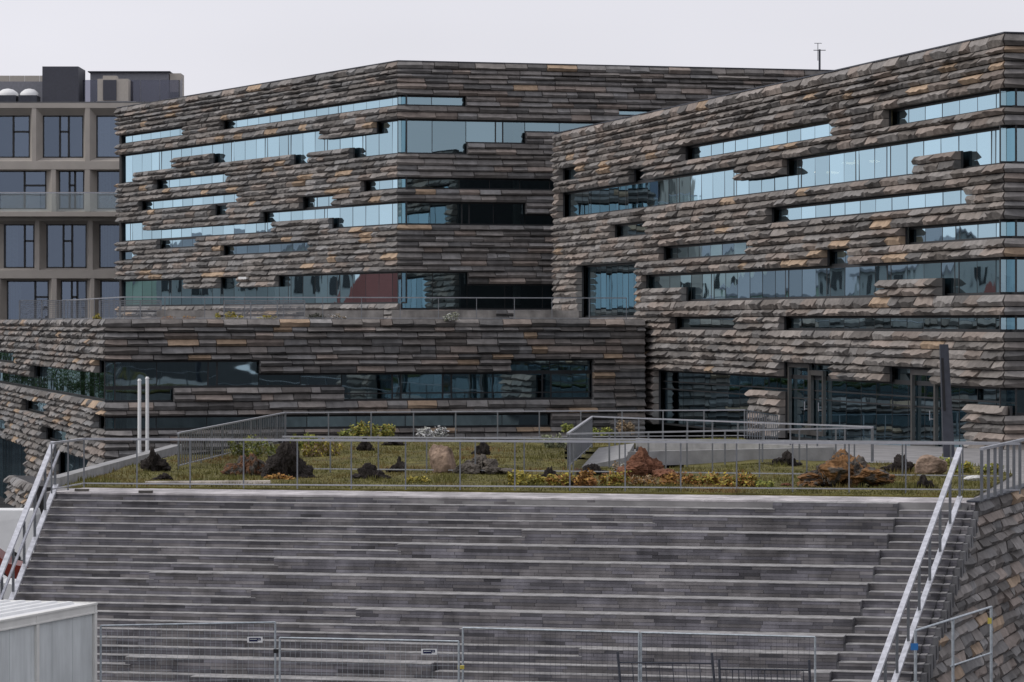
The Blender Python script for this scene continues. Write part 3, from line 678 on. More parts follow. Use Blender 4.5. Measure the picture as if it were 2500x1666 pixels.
# stair handrails
def handrail(av, label, tops, sgn, b1=9.2, b0=0.0):
    r = root('stair_handrail', SP(av(0), 0, ZD), label, 'handrail')
    sl = SH/STp; P = lambda b, h, da=0: SP(av(b)+da, b, ZD - b*sl + h)
    for h, wd, hh, da in tops:
        c = MB(); c.bar(P(b0, h, da), P(b1, h, da), wd, hh); c.build('hand_rail' if h > .5 else 'base_rail', 'bright_rail', r)
    b = b0 + .02
    while b < b1:
        c = MB(); c.bar(P(b, -.1, 0), P(b, tops[0][0]-.03, 0), .06, .045); c.build('post', 'metal', r); b += 1.25
    return r
handrail(lambda b: .02 + .17*b, 'steel stair handrail with twin bars beside the street edge', [(1.22, .12, .07, -.05), (1.0, .05, .06, .1), (.18, .12, .06, .02)], 1, 7.2)
handrail(lambda b: SLEN - .35 - .075*b, 'bright steel stair handrail beside the stone clad flank wall', [(1.25, .12, .07, 0), (.14, .12, .06, .0)], 1, 10.1)
railing('railing', [fl(.0)+Vector((.15,0,ZD+.05)), fl(3)+Vector((.15,0,ZD+.05)), fl(14)+Vector((.15,0,ZD+.05))], 'steel railing along the top of the stair flank wall', 1.2, 1.0, (.1, .06), low=False, pw=.07)

# ------------------------------------------------------------------ garden: turf, rocks, plants
zg = ZD + .05
def tgrass(x, y):
    return zg + .16*max(0, noise.noise(Vector((x*.35, y*.2, 3)))) * min(1, max(0, (y - (85.9 - .231*(x+11.17)))/4))
gp = [(-11.3,87.4),(10.9,82.2),(13.6,94.5),(13.0,100.3),(10.7,101.6),(1.5,96.3),(1.7,113.8),(2.6,114.5),(8.2,118.0),(8.1,122.6),(-7.5,118.9),(-9.0,107.9),(-10.35,107.9)]
from mathutils import geometry
def inside(x, y, poly=gp):
    c = False; n = len(poly); j = n-1
    for i in range(n):
        xi, yi = poly[i]; xj, yj = poly[j]
        if (yi > y) != (yj > y) and x < (xj-xi)*(y-yi)/(yj-yi)+xi: c = not c
        j = i
    return c
bm = bmesh.new(); vs_ = [bm.verts.new((x, y, zg)) for x, y in gp]; fc = bm.faces.new(vs_)
bmesh.ops.triangulate(bm, faces=[fc]); bmesh.ops.subdivide_edges(bm, edges=bm.edges[:], cuts=14, use_grid_fill=True)
bmesh.ops.triangulate(bm, faces=bm.faces[:])
bnd = [e for e in bm.edges if len(e.link_faces) == 1]
for v in bm.verts: v.co.z = tgrass(v.co.x, v.co.y)
ex = bmesh.ops.extrude_edge_only(bm, edges=bnd)
for v in ex['geom']:
    if isinstance(v, bmesh.types.BMVert): v.co.z = ZD - .02
me = bpy.data.meshes.new('lawn'); bm.to_mesh(me); bm.free(); me.materials.append(MATS['grass'])
lawn = bpy.data.objects.new('lawn', me); COL.objects.link(lawn); struct(lawn)
gb = MB(); cnt = 0
while cnt < 52000:
    x = R.uniform(-11.4, 13.8); y = 82 + 41*R.random()**1.6
    if not inside(x, y): continue
    cnt += 1; z = tgrass(x, y); hgt = R.uniform(.02, .065) * (2.6 if noise.noise(Vector((x*.9, y*.45, 9))) > .22 else 1); an = R.uniform(0, 6.28); wd = R.uniform(.008, .02); lx, ly = R.uniform(-.04,.04), R.uniform(-.04,.04)
    g = noise.noise(Vector((x*.5, y*.25, 1))); k = R.uniform(.8, 1.2)
    c = (.100*k, .096*k, .022*k) if g > -.05 else (.125*k, .098*k, .026*k) if g > -.35 else (.16*k, .095*k, .032*k)
    gb.add([(x-wd*math.cos(an), y-wd*math.sin(an), z-.01), (x+wd*math.cos(an), y+wd*math.sin(an), z-.01), (x+lx, y+ly, z+hgt)], [(0,1,2)], c)
gobj = gb.build('grass', 'leaf', None, 'stuff'); gobj['label'] = 'short yellow green grass covering the planted deck'; gobj['category'] = 'grass'

def rock(u, v, wpx, hpx, style, label, group=None, name='rock', zb=None):
    zb = zg if zb is None else zb
    p = on_ground(u, v, zb) if zb < CZ - 1 else Vector(((u-1250)/F*162, 162, zb)); s = p.y / F; wd, h = wpx*s, hpx*s
    if style not in ('tan', 'white'): wd *= 1.12; h *= 1.22
    sd_ = R.uniform(0, 100); mb = MB(); pk = R.uniform(-.2, .2); pal = {'dark': (.035,.03,.028), 'brown': (.16,.085,.05), 'tan': (.26,.19,.145), 'grey': (.13,.115,.10), 'orange': (.22,.12,.055), 'white': (.7,.7,.68), 'rust': (.17,.08,.05)}
    lumps = {'dark': 13, 'brown': 9, 'tan': 1, 'grey': 9, 'orange': 14, 'white': 1, 'rust': 6}[style] if wpx > 30 or style in ('tan', 'white') else 3
    base = pal[style]
    for i in range(lumps):
        bm = bmesh.new(); bmesh.ops.create_icosphere(bm, subdivisions=4, radius=1)
        if lumps == 1: c, r = Vector((0, 0, .45*h)), Vector((wd*.58, wd*.48, h*.66))
        else:
            f = (i+.5)/lumps - .5 + R.uniform(-.05, .05); top = max(.3, 1 - abs(f - pk)*1.5); q_ = (lumps/6)**-.35
            c = Vector((f*wd*.9, R.uniform(-.22,.22)*wd, h*R.uniform(.12,.62)*top)); r = Vector((wd*R.uniform(.15,.27)*q_, wd*R.uniform(.16,.28)*q_, h*R.uniform(.30,.55)*top))
        rot = Matrix.Rotation(R.uniform(-.5,.5), 3, 'Y') @ Matrix.Rotation(R.uniform(0,6), 3, 'Z')
        amp = .10 if lumps == 1 else .34
        pls = [(Vector((R.gauss(0,1), R.gauss(0,1), R.gauss(0,.8))).normalized(), R.uniform(.62, .92)) for _ in range(11)]
        if lumps == 1: pls.append((Vector((.25,-.1,1)).normalized(), .72))
        cols = []; V = []
        for vv in bm.verts:
            d = vv.co.copy(); q = d*1.6 + Vector((sd_+i*7, 0, 0))
            n = noise.noise(q) + .6*abs(noise.noise(q*2.3)) + .55*noise.noise(q*5.1) + .3*noise.noise(q*11)
            d = d * min([1.0] + [ds/d.dot(pn) for pn, ds in pls if d.dot(pn) > .05])
            w_ = rot @ (d*(1+amp*n)); w_ = Vector((w_.x*r.x, w_.y*r.y, w_.z*r.z)) + c; w_.z = max(w_.z, -.05)
            V.append(p + w_); k = .65 + .8*abs(noise.noise(q*3.7)); b2 = base
            if style in ('orange', 'brown') and noise.noise(q*1.1) > .05: b2 = (.10,.09,.08)
            cols.append((b2[0]*k, b2[1]*k, b2[2]*k))
        o = len(mb.v); mb.v += [tuple(x) for x in V]; mb.f += [tuple(x.index + o for x in f.verts) for f in bm.faces]; mb.c += cols; bm.free()
    return tag(mb.build(name, 'rock'), label, 'rock', group)
D_ = 1.0625
for a in [(360,1083,62,46,'dark','dark knobbly lava rock beside the twin white poles'),(372,1104,42,16,'dark','small flat black lava stone in front of the knobbly rock'),
 (565,1093,88,52,'brown','reddish brown broken rock beside the pointed lava stack'),(662,1098,96,84,'dark','tall pointed dark lava stack in the garden'),
 (850,1100,66,38,'dark','dark forked lava lump lying on open grass'),(910,1086,42,30,'dark','small dark crumbly lava rock on open grass'),
 (1016,1089,58,70,'tan','upright pale tan boulder with a dark notch'),(1110,1090,116,44,'grey','long grey weathered rock lying beside tan boulder'),
 (1106,1046,34,34,'dark','dark upright lava stone behind the long grey rock'),(838,1036,34,26,'dark','dark lava stone below the yellow green bushes'),
 (905,1024,46,14,'dark','flat dark stone at the rear of the lawn'),(1263,1103,38,34,'dark','small pointed dark lava stone among the yellow shrubs'),(1312,1116,34,14,'dark','low black lava stone at the lawn front edge'),
 (1490,1096,112,66,'rust','big rusty red boulder in front of the ramp opening'),(1360,1092,56,26,'dark','dark low rock beside the slatted ramp end'),
 (1950,1119,180,68,'orange','largest orange and grey twisted rock near the front railing'),(2060,1088,58,44,'dark','dark heap of lava beside the largest orange rock'),
 (2136,1091,80,44,'tan','pale flat topped tan boulder near the leaning steel column'),(2128,1126,46,28,'dark','small dark lava stone in front of pale boulder'),
 (1800,1072,66,30,'dark','dark twin lava mound beside the ramp kerbs'),(1318,1038,30,30,'dark','dark stone outside the slatted ramp end'),(1808,1118,22,12,'rust','small rust red stone on the front lawn'),
 (2235,1106,38,14,'white','white painted stone lying on grass near the flank railing'),(1325,1085,20,12,'brown','tiny brown stone by the ramp balustrade')]:
    rock(a[0]*D_, a[1]*D_, a[2]*D_, a[3]*D_, a[4], a[5])
# driftwood plank at the left of the lawn
pk = MB(); a = on_ground(355, 1184, zg+.02); b = on_ground(660, 1182, zg+.02); pk.bar(a+Vector((0,0,.05)), b+Vector((0,0,.05)), .22, .07, (.55,.5,.45)); tag(pk.build('plank', 'tile'), 'pale weathered timber plank lying at the lawn edge', 'plank')
for u, v in ((200, 1199), (356, 1203)):
    pk = MB(); a = on_ground(u, v, ZD+.02); pk.box(a-Vector((.17,.1,0)), a+Vector((.17,.1,.05)), (.12,.11,.1)); tag(pk.build('loose_slab', 'tile'), 'small loose dark stone slab left on the landing', 'slab', 'loose slabs on the landing')

def shrub(u, v, wpx, hpx, cols, label, n=260, p=None, leaf=.05, upright=False, cat='shrub', group=None, zb=None):
    p = p or on_ground(u, v, zg if zb is None else zb); s = p.y / F; wd, h = wpx*s, hpx*s
    r = root('shrub', p, label, cat, group); st = MB(); lf = MB()
    stems = max(5, int(wd/.09)); tips = []
    for i in range(stems):
        bx, by = R.uniform(-.4,.4)*wd, R.uniform(-.3,.3)*min(wd, 1.0); tx, ty = bx+R.uniform(-.12,.12)*wd, by+R.uniform(-.15,.15)
        hh = h*R.uniform(.45, 1.0)*(1-abs(bx/wd)*.7); a = p+Vector((bx, by, -.02)); b = p+Vector((tx, ty, hh)); st.tube(a, b, .008, 4, .003, c=(.12,.09,.05)); tips.append((a, b))
    for i in range(int(n*1.9)):
        a, b = R.choice(tips); f = R.uniform(.15, 1.02); c = a.lerp(b, f) + Vector((R.gauss(0,.05), R.gauss(0,.05), R.gauss(0,.03)))
        e = Vector((R.gauss(0,1), R.gauss(0,1), R.gauss(0,.6) + (1.4 if upright else 0))).normalized()*leaf*R.uniform(.6,1.5); g = e.orthogonal().normalized()*leaf*.35
        k = R.uniform(.55, 1.35); cl = R.choice(cols); lf.add([c-e*.5, c+g, c+e*.6, c-g], [(0,1,2,3)], (cl[0]*k, cl[1]*k, cl[2]*k))
    st.build('stems', 'leaf', r); lf.build('foliage', 'leaf', r); return r
Yl = [(.33,.27,.045),(.26,.21,.04),(.20,.19,.04)]; Og = [(.26,.13,.03),(.30,.17,.04),(.2,.09,.03)]; Gn = [(.17,.19,.035),(.12,.15,.03),(.25,.25,.05)]; Tn = [(.28,.2,.12),(.2,.15,.09)]; Wh = [(.5,.5,.5),(.35,.36,.33)]; Pg = [(.3,.31,.2),(.22,.24,.14)]
for (x, y, wd, h, c, lab, n) in [
 (1180,1118,60,30,Yl,'yellow leaved low shrub behind long grey rock',260),(1235,1116,50,22,Yl,'sparse yellow shrub left of the pointed lava stone',200),
 (1290,1117,60,26,Yl+Og,'amber shrub crowding around the pointed lava stone',260),(1350,1118,60,28,Og,'orange brown shrub beside low black lava stone',260),
 (1410,1117,70,30,Yl+Og,'golden shrub in front of the slatted ramp end',320),(1480,1118,70,26,Og+Tn,'dry tan and orange shrub below the rusty boulder',300),
 (1560,1119,85,30,Og,'broad rust orange shrub right of the rusty boulder',380),(1640,1120,80,28,Og+Yl,'orange yellow shrub at the lawn front beside broad rust shrub',340),(1705,1121,70,28,Yl+Og,'last golden shrub of the front planting row',300),
 (1760,1121,50,14,Gn,'small green creeping plant beside the golden shrub',140),(1440,1092,60,28,Tn+Wh,'pale dried tuft in front of rusty boulder',200),
 (840,1006,70,30,Gn+Yl,'bright yellow green bush against the rear rail',340),(800,1005,40,18,Gn,'low green bush left of the bright rear bush',160),(890,1004,35,26,Gn+Yl,'small upright green bush right of the bright rear bush',160),
 (980,1006,40,22,Wh,'silvery white flowering tuft by the rear rail',160),(1015,1004,36,24,Wh,'second silver tuft beside the flowering tuft',150),
 (1270,1030,60,26,Pg,'pale green grassy tuft on the open lawn',240),(1440,996,46,24,Tn,'brown dried plant inside the ramp railing',220),(1390,1000,60,14,Gn,'low green plants behind ramp balustrade',200),(1300,992,30,16,Gn,'little green plant at the rear lawn corner',120),
 (590,1050,110,40,Gn+Pg,'tall green grass clump left of the lava stack',460),(735,1050,90,34,Yl+Tn,'dry yellow grass clump right of lava stack',360),(700,1030,60,30,Gn,'green grass clump behind the lava stack',240),
 (2215,1086,50,22,Yl+Gn,'yellow green plant beside the white stone',200),(2280,1088,60,20,Yl+Gn,'yellow groundcover by the flank railing',220),(2170,1075,30,22,Gn,'small green plant at the column foot',120),
 (1945,1108,24,10,Gn,'tiny green plant under largest orange rock',60),(640,1104,60,10,Og,'flat brown moss patch below the lava stack',120),(960,1110,60,10,Yl,'thin yellow creeper left of tan boulder',100)]:
    shrub(x*D_, y*D_, wd*D_*1.1, h*D_*1.3, c, lab, int(n*1.3), leaf=.09, upright='grass' in lab)

# ------------------------------------------------------------------ podium roof terrace
zt2 = zr - .06
tb = railing('railing', [Vector((*PL.P(30, -1.0, 0)[:2], zt2)), Vector((*PF.P(1.0, -.9, 0)[:2], zt2)), Vector((*PF.P(sPF-.6, -.9, 0)[:2], zt2))], 'long glass and steel railing around the podium roof terrace', 1.05, 1.9, (.06, .05))
for i, (ua, ub, lab) in enumerate([(45,200,'left slatted steel screen panel behind terrace railing'),(230,370,'slatted steel screen panel above the podium corner'),(515,700,'framed steel screen on the terrace beside yellow planting')]):
    p = Vector(((ua*D_-1250)/F*176, 176, zt2)); q = Vector(((ub*D_-1250)/F*176, 176, zt2)); r_ = root('slatted_screen', p, lab, 'screen')
    c = MB(); c.bar(p+Vector((0,0,1.0)), q+Vector((0,0,1.0)), .06, .05); c.bar(p+Vector((0,0,.06)), q+Vector((0,0,.06)), .06, .05)
    for f in (0, .33, .66, 1): c.bar(p.lerp(q, f), p.lerp(q, f)+Vector((0,0,1)), .06, .06)
    c.build('frame', 'metal', r_)
    for j in range(9): c = MB(); c.bar(p+Vector((0,.05,.12+j*.1)), q+Vector((0,.05,.12+j*.1)), .02, .045); c.build('slat', 'metal', r_)
for ua, ub, lab in [(700,880,'pale stone bench block on the terrace beside dark shrubs'),(900,1140,'long pale stone bench in front of dark glazing'),(1180,1330,'pale stone bench near the terrace doors'),(360,500,'light stone planter wall behind slatted screens')]:
    b = MB(); b.box(((ua*D_-1250)/F*168, 168, zt2), ((ub*D_-1250)/F*168, 169, zt2+.48), (.2,.19,.18)); tag(b.build('stone_bench', 'tile'), lab, 'bench')
for x, wd, h, c, lab, n in [(530,80,22,Yl,'yellow flowering planting on the podium roof edge',300),(610,40,14,Yl,'small yellow plant next to flowering planting',120),(225,18,18,Yl,'lone yellow plant above the podium corner',120),(410,90,12,Og,'low rust planting behind terrace railing',200),(730,50,18,[(.04,.045,.03)],'dark low shrub on the roof terrace',200),(1035,40,24,Wh+Pg,'pale flowering shrub at the middle of terrace',200),(780,40,16,Tn+Wh,'greyish dry shrub beside dark terrace shrub',140)]:
    Y = 160.5; shrub(0, 0, wd*D_, h*D_, c, lab, n, p=Vector(((x*D_-1250)/F*Y, Y, zt2)), leaf=.08)

# ------------------------------------------------------------------ street furniture
fp = [Vector(((u-1250)/F*140, 140, gz(140))) for u in (340.5, 359.5)]
for p, top, lab in zip(fp, (930, 925), ('shorter white flagpole of the pair beside the podium corner', 'taller white flagpole of the pair, nearer the garden')):
    r_ = root('flagpole', p, lab, 'flagpole', 'pair of white flagpoles'); H = zof(top, 140)
    c = MB(); c.tube(p, Vector((p.x, p.y, H)), .085, 12, .07); c.build('pole', 'white', r_, smooth=False)
    c = MB(); c.tube(Vector((p.x, p.y, H)), Vector((p.x, p.y, H+.08)), .09, 12, .05); c.build('cap', 'white', r_)
    c = MB(); c.tube(p, p+Vector((0,0,.12)), .25, 12); c.build('base_plate', 'galv', r_)
lc_ = on_ground(2317, 1122, ZD); H = 281*lc_.y/F
r_ = root('lamp_column', lc_, 'leaning dark blue grey steel lamp column with a slot', 'lamp column')
c = MB(); top = lc_ + Vector((-.16, 0, H)); a, b = .17, .12
c.hexa([lc_+Vector((-a,-b,0)), lc_+Vector((a,-b,0)), lc_+Vector((a,b,0)), lc_+Vector((-a,b,0)), top+Vector((-.125,-b,0)), top+Vector((.125,-b,0)), top+Vector((.125,b,0)), top+Vector((-.125,b,0))]); c.build('shaft', 'dark_metal', r_)
c = MB(); c.hexa([lc_+Vector((-.13,-b-.012,H*.42))+Vector((-.06,0,0)), lc_+Vector((-.17,-b-.012,H*.42)) + Vector((.06,0,0)), lc_+Vector((-.11,-b+.02,H*.42)), lc_+Vector((-.19,-b+.02,H*.42)),
   top+Vector((-.09,-b-.012,-H*.12)), top+Vector((-.02,-b-.012,-H*.12)), top+Vector((-.02,-b+.02,-H*.12)), top+Vector((-.09,-b+.02,-H*.12))]); c.build('light_slot', 'black', r_)
c = MB(); c.box(lc_+Vector((-.33,-.22,.0)), lc_+Vector((.33,.22,.07))); c.build('base_plate', 'concrete', r_)

# site cabin
cc = Vector((-8.62, 72.2, 0)); cd = Vector((-.305, -.95, 0)).normalized(); cn = Vector((-cd.y, cd.x, 0)); cn = cn if cn.x < 0 else -cn   # depth goes left
CH = 2.38; CL = 8.0; CW = 2.5
cb = root('site_cabin', cc + cd*CL/2, 'pale grey steel site cabin with ribbed white roof in front of the steps', 'cabin')
def CP(s, d, z): return cc + cd*s + cn*d + Vector((0, 0, z))
def cbox(b, s0, s1, d0, d1, z0, z1): b.hexa([CP(s0,d0,z0), CP(s1,d0,z0), CP(s1,d1,z0), CP(s0,d1,z0), CP(s0,d0,z1), CP(s1,d0,z1), CP(s1,d1,z1), CP(s0,d1,z1)])
b = MB(); cbox(b, .1, CL-.1, .1, CW-.1, .1, CH-.1); b.build('body', 'cabin', cb)
nP = 8
for i in range(nP):
    s0 = .13 + i*(CL-.26)/nP; b = MB(); cbox(b, s0+.006, s0+(CL-.26)/nP-.006, .03, .1, .16, CH-.2); b.build('wall_panel', 'cabin', cb)
for s in (0, 2.75, 5.4, CL-.12):
    b = MB(); cbox(b, s, s+.13, -.02, .12, 0, CH-.02); b.build('corner_post', 'cabin_frame', cb)
b = MB(); cbox(b, 0, CL, -.012, .13, CH-.2, CH-.03); cbox(b, 0, CL, -.035, .1, CH-.04, CH+.0); cbox(b, 0, CL, -.03, .05, CH-.215, CH-.19); b.build('roof_beam', 'cabin_frame', cb)
b = MB(); cbox(b, 0, .13, .13, CW, CH-.2, CH); b.build('end_beam', 'cabin_frame', cb)
b = MB(); cbox(b, .13, CL, .12, CW, CH-.06, CH-.015); b.build('roof', 'white', cb)
for i in range(6):
    b = MB(); d = .35 + i*.36
    b.hexa([CP(.3,d,CH-.02), CP(CL,d,CH-.02), CP(CL,d+.16,CH-.02), CP(.3,d+.16,CH-.02), CP(.36,d+.03,CH+.04), CP(CL,d+.03,CH+.04), CP(CL,d+.13,CH+.04), CP(.36,d+.13,CH+.04)]); b.build('roof_rib', 'white', cb)

# temporary mesh fence panels
def fence(p, q, h, label, m='galv', group=None, sx=.11, sz=.22, sign=None, wire='galv'):
    p = Vector(p); q = Vector(q); up = Vector((0,0,1)); L = (q-p).length; d = (q-p).normalized()
    r_ = root('site_fence', p, label, 'fence', group)
    b = MB(); b.tube(p+up*.03, p+up*h, .022, 8); b.build('post', m, r_)
    b = MB(); b.tube(q+up*.03, q+up*h, .022, 8); b.build('post', m, r_)
    for z in (.12, h): b = MB(); b.tube(p+up*z, q+up*z, .02, 8); b.build('rail', m, r_)
    wv = MB(); n = int(L/sx)
    for i in range(1, n): x = p + d*(L*i/n); wv.bar(x+up*.12, x+up*h, .0045, .0045)
    for j in range(1, int(h/sz)): wv.bar(p+up*(.12+j*sz), q+up*(.12+j*sz), .0045, .0045)
    wv.build('wire_mesh', wire, r_)
    for x in (p, q): b = MB(); b.box(x+Vector((-.12,-.3,0)), x+Vector((.12,.3,.12))); b.build('foot', 'concrete', r_)
    if sign: 
        s = p + d*sign[0] + up*sign[1] + Vector((0,-.03,0)); w_, h_ = .32, .12
        b = MB(); b.box(s-Vector((w_/2,.006,h_/2)), s+Vector((w_/2,0,h_/2))); sg = b.build('sign_plate', 'white', r_)
        b = MB(); y = s.y-.009
        b.box((s.x-w_*.38, y, s.z-h_*.32), (s.x+w_*.17, y+.002, s.z+h_*.34)); b.box((s.x+w_*.172, y, s.z-h_*.12), (s.x+w_*.38, y+.002, s.z+h_*.34)); b.build('printed_panel', 'blue_print', sg)
        b = MB(); b.box((s.x-w_*.33, y-.002, s.z+h_*.03), (s.x+w_*.12, y-.001, s.z+h_*.13)); b.box((s.x+w_*.2, y-.002, s.z+h_*.05), (s.x+w_*.33, y-.001, s.z+h_*.14)); b.build('print_line', 'cabin', sg)
    return r_
def fpt(u, Y): return Vector(((u-1250)/F*Y, Y, 0))
fence(fpt(246,71.6), fpt(672,72.4), 1.95, 'mesh site fence panel standing next to the grey cabin', sign=(3.2, 1.6))
fence(fpt(683,71.4), fpt(1120,70.6), 1.72, 'slightly lower mesh site fence panel between cabin panel and barrier', sign=(3.15, 1.5))
fence(fpt(1130,71.9), fpt(1560,70.8), 1.88, 'mesh site fence panel behind the dark barriers', wire='dark_metal')
fence(fpt(1565,70.8), fpt(1990,69.8), 1.88, 'last mesh site fence panel, ending beside the stair flight', wire='dark_metal')
b = MB(); x = fpt(676,71.7); b.box(x+Vector((-.07,-.05,1.38)), x+Vector((.07,.03,1.46))); tag(b.build('fence_clamp', 'black'), 'black clamp joining the two signed fence panels', 'clamp')
b = MB(); x = fpt(1125,70.8); b.box(x+Vector((-.07,-.05,1.14)), x+Vector((.07,.03,1.21))); tag(b.build('fence_clamp', 'yellow'), 'yellowish clamp joining fence panels right of the second sign', 'clamp')
# dark crowd barriers
def barrier(p, q, h, label, bars=.14, lean=0.0, m='dark_metal'):
    p = Vector(p); q = Vector(q); r_ = root('crowd_barrier', p, label, 'barrier'); up = Vector((lean, 0, 1))
    for x in (p, q): b = MB(); b.tube(x, x+up*h*1.04, .025, 8); b.build('post', m, r_)
    for z in (.15, .93*h): b = MB(); b.tube(p+up*z, q+up*z, .017, 6); b.build('rail', m, r_)
    n = int((q-p).length/bars)
    for i in range(1, n): x = p.lerp(q, i/n); b = MB(); b.tube(x+up*.15, x+up*.93*h, .008 if bars < .3 else .015, 5); b.build('bar', m, r_)
barrier(fpt(1530,66.2), fpt(1760,66.0), 1.85, 'dark leaning wire barrier in front of the fence', .24, -.09)
barrier(fpt(1765,65.6), fpt(1985,65.4), 1.78, 'dark upright barrier with close vertical bars', .12, -.04)
# barrier rail with tag at the foot of the flank wall
q0 = Vector(((2235-1250)/F*66, 66, 0)); q1 = Vector(((2420-1250)/F*70, 70, 0))
r_ = root('guard_rail', q0, 'steel tube guard rail standing before the stair flank wall', 'guard rail')
hA, hB = zof(1540, 66), zof(1482, 70); rel = Vector((0,0,1))
b = MB(); b.tube(q0+rel*hA, q1+rel*hB, .025, 8); b.build('top_rail', 'galv', r_)
b = MB(); b.tube(q0.lerp(q1,.45)+rel*(zof(1627,67.8)), q1+rel*(zof(1594,70)), .02, 8); b.build('lower_rail', 'galv', r_)
for f in (0, .48, 1): b = MB(); x = q0.lerp(q1, f); b.tube(x, x+rel*(hA+(hB-hA)*f), .03, 8); b.build('post', 'galv', r_)
b = MB(); x = Vector(((2231-1250)/F*65.9, 65.9, zof(1580, 65.9))); b.box(x-Vector((.06,.01,.06)), x+Vector((.08,.0,.07))); tag(b.build('blue_tag', 'blue_tag'), 'small blue tag hanging on the guard rail end', 'tag')
b = MB(); x = Vector(((2416-1250)/F*69.9, 69.9, zof(1516, 69.9))); b.box(x-Vector((.04,.01,.06)), x+Vector((.04,0,.06))); tag(b.build('small_plate', 'yellow'), 'small yellow and white plate on the guard rail post', 'plate')

# ------------------------------------------------------------------ vehicles glimpsed left of the steps
def car(p, L, H, Wd, m, label, van=False):
    r_ = root('parked_car' if not van else 'parked_van', p, label, 'van' if van else 'car'); x0 = p.x - L/2
    pf = [(0,.35),(0,.62),(.12,.72),(.9,.80),(1.5,H),(L-1.3,H),(L-.45,.85),(L-.08,.78),(L,.45),(L-.1,.3),(.1,.3)] if not van else [(0,.4),(0,1.0),(.15,1.1),(.85,1.3),(1.45,H),(L-.06,H),(L,H-.2),(L,.4),(L-.1,.32),(.1,.32)]
    b = MB(); n = len(pf); V = []
    for yy, ins in ((-Wd/2, 0), (Wd/2, 0)):
        for (x, z) in pf: V.append((x0+x, p.y+yy*(1-.12*max(0, z-.8)), p.z+z))
    b.add(V, [tuple(range(n))[::-1], tuple(range(n, 2*n))] + [(k, (k+1) % n, n+(k+1) % n, n+k) for k in range(n)]); b.build('body', m, r_)
    g = MB(); y = p.y - Wd/2*(1-.12*max(0, H-1)) - .015; za, zb = p.z+H*.62, p.z+H*.93
    g.add([(x0+1.3, y-.05, za), (x0+L-1.1, y-.05, za), (x0+L-1.4, y, zb), (x0+1.6, y, zb)] if not van else [(x0+1.0,y-.03,za),(x0+1.9,y-.03,za),(x0+1.9,y,zb),(x0+1.4,y,zb)], [(0,1,2,3)]); g.build('side_window', 'black', r_)
    for x in (.8, L-.8):
        for yy in (-Wd/2+.08, Wd/2-.08):
            t = MB(); t.tube((x0+x, p.y+yy-.1, p.z+.32), (x0+x, p.y+yy+.1, p.z+.32), .32, 14); wh = t.build('wheel', 'tyre', r_)
            t = MB(); t.tube((x0+x, p.y+yy-.115, p.z+.32), (x0+x, p.y+yy+.115, p.z+.32), .19, 10); t.build('rim', 'galv', wh)
    for z in (.62,):
        t = MB(); t.box((x0+L-.02, p.y-Wd/2+.1, p.z+.6), (x0+L+.015, p.y-Wd/2+.4, p.z+.75)); t.build('tail_light', 'red_paint', r_)
car(Vector((-19.6, 126, gz(126))), 4.9, 2.1, 1.95, 'white', 'white van parked in the street beyond the stair handrail', True)
car(Vector((-17.75, 112, gz(112))), 4.3, 1.45, 1.8, 'red_paint', 'dark red car parked in the street beside the steps')
car(Vector((-16.4, 101, gz(101))), 4.2, 1.42, 1.8, 'white', 'white car parked in the street below the steps')

# ------------------------------------------------------------------ houses across the street, seen mirrored in the glass
mat('render_green', (.42, .52, .43), .8, 0, .06); mat('render_white', (.68, .68, .66), .8, 0, .06); mat('render_grey', (.36, .38, .38), .8, 0, .06)
mat('roof_red', (.20, .06, .05), .7, 0, .1); mat('hoarding', (.03, .10, .36), .6, 0, .05); mat('bark', (.09, .07, .05), .9)
def house(cx, cy, wx, wy, h, rh, m, rm, label):
    z0 = gz(cy); r_ = root('town_house', (cx, cy, z0), label, 'house')
    b = MB(); b.box((cx-wx/2, cy-wy/2, z0), (cx+wx/2, cy+wy/2, z0+h)); 
    b.add([(cx-wx/2,cy-wy/2,z0+h),(cx+wx/2,cy-wy/2,z0+h),(cx,cy-wy/2,z0+h+rh),(cx-wx/2,cy+wy/2,z0+h),(cx+wx/2,cy+wy/2,z0+h),(cx,cy+wy/2,z0+h+rh)], [(0,1,2),(5,4,3)]); b.build('wall', m, r_)
    b = MB()
    for sg in (-1, 1): b.hexa([(cx+sg*(wx/2+.4),cy-wy/2-.3,z0+h-.25),(cx,cy-wy/2-.3,z0+h+rh),(cx,cy+wy/2+.3,z0+h+rh),(cx+sg*(wx/2+.4),cy+wy/2+.3,z0+h-.25),
        (cx+sg*(wx/2+.4),cy-wy/2-.3,z0+h),(cx,cy-wy/2-.3,z0+h+rh+.25),(cx,cy+wy/2+.3,z0+h+rh+.25),(cx+sg*(wx/2+.4),cy+wy/2+.3,z0+h)])
    b.build('roof', rm, r_)
    for fl_ in range(int(h // 3)):
        zz = z0 + 1 + fl_*3
        for i in range(int(wy // 2.6)):
            y = cy-wy/2+1.2+i*2.6; b = MB(); b.box((cx+wx/2, y, zz), (cx+wx/2+.06, y+1.1, zz+1.5)); b.build('window', 'frame', r_)
        for i in range(int(wx // 2.6)):
            x = cx-wx/2+1.0+i*2.6; b = MB(); b.box((x, cy-wy/2-.06, zz), (x+1.1, cy-wy/2, zz+1.5)); b.build('window', 'frame', r_)
house(-68, 221, 10, 16, 14, 3, 'render_green', 'hotel_grey', 'pale green rendered house mirrored in the office windows')
house(-72, 242, 11, 13, 11, 5, 'render_white', 'roof_red', 'white house with red roof mirrored in the office windows')
house(-70, 261, 10, 14, 15, 2.5, 'render_grey', 'hotel_grey', 'tall grey house with flat dark roof mirrored in the office windows')
house(-74, 285, 12, 19, 13, 3, 'render_green', 'hotel_grey', 'long pale green house mirrored in the office windows')
house(-76, 312, 14, 20, 16, 3, 'render_white', 'hotel_grey', 'large white house at the street end mirrored in the office windows')
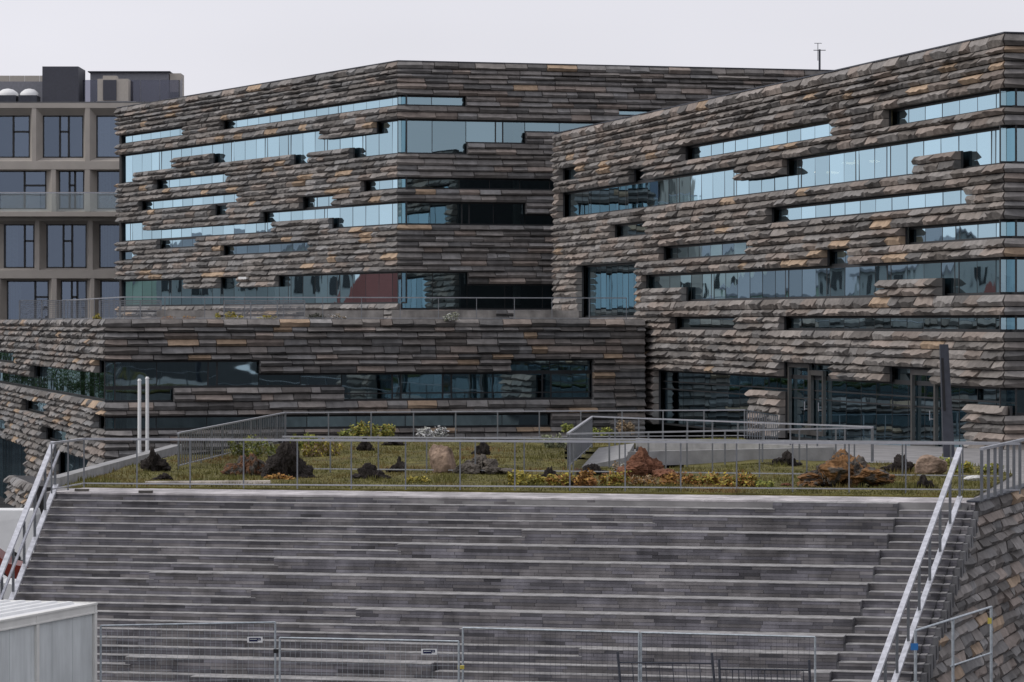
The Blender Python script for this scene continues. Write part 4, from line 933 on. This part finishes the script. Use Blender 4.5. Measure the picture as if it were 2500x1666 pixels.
hb = MB(); hb.box((-60.2, 214, gz(220)), (-60, 246, gz(220)+3.0)); tag(hb.build('site_hoarding', 'hoarding'), 'long blue site hoarding mirrored in the podium windows', 'hoarding')
def tree(x, y, H, lab):
    z = gz(y); r_ = root('street_tree', (x, y, z), lab, 'tree', 'street trees mirrored in the office windows'); t = MB(); t.tube((x,y,z), (x,y,z+H*.55), .22, 7, .1)
    for i in range(7):
        a = i*.9; t.tube((x,y,z+H*(.3+.04*i)), (x+math.cos(a)*H*.22, y+math.sin(a)*H*.22, z+H*(.55+.05*i)), .08, 5, .02)
    t.build('trunk', 'bark', r_); l = MB()
    cl = [Vector((R.gauss(0,H*.14), R.gauss(0,H*.14), H*R.uniform(.4,.95))) for _ in range(16)]
    for i in range(2600):
        c = R.choice(cl) + Vector((R.gauss(0,H*.055), R.gauss(0,H*.055), R.gauss(0,H*.05))) + Vector((x,y,z)); e = Vector((R.gauss(0,1),R.gauss(0,1),R.gauss(0,1))).normalized()*.16; g = e.orthogonal().normalized()*.11; k = R.uniform(.6,1.3)
        l.add([c-e, c+g, c+e, c-g], [(0,1,2,3)], (.07*k,.10*k,.035*k))
    l.build('crown', 'leaf', r_)
for i, (x, y, H) in enumerate([(-64, 207, 8), (-62, 252.5, 9.5), (-61, 272, 8.5), (-63, 296, 10)]):
    tree(x, y, H, ['bushy street tree beside the green house and hoarding', 'taller street tree between white and grey houses', 'street tree in front of the long green house corner', 'tallest street tree beyond the long green house'][i])

gw = Wall((( 80-1250)/F*132, 132), PLd, 1); gw.n = Vector((-gw.t.y, gw.t.x, 0))
gwr = root('garden_wall', (gw.P0.x, gw.P0.y, gz(132)), 'short rough stone clad wall in the street beyond the stair handrail', 'wall')
items = []; back = MB(); ztop = zof(1186, 132); rws = [HV - (z - CZ)*F/gw.Y0 for z in (ztop, ztop-.33, ztop-.6, ztop-.86, ztop-1.15)]
clad(gw, rws, 0, gw.sv(22), [], items, back); pieces('stone_block', items, 'stone', gwr); back.build('wall', 'wall_back', gwr)
b = MB(); b.hexa([gw.P(.1,-.9,gz(132)), gw.P(gw.sv(22),-.9,gz(140)), gw.P(gw.sv(22),-.18,gz(140)), gw.P(.1,-.18,gz(132)), gw.P(.1,-.9,ztop-.03), gw.P(gw.sv(22),-.9,ztop-.03), gw.P(gw.sv(22),-.18,ztop-.03), gw.P(.1,-.18,ztop-.03)]); b.build('core', 'wall_back', gwr)
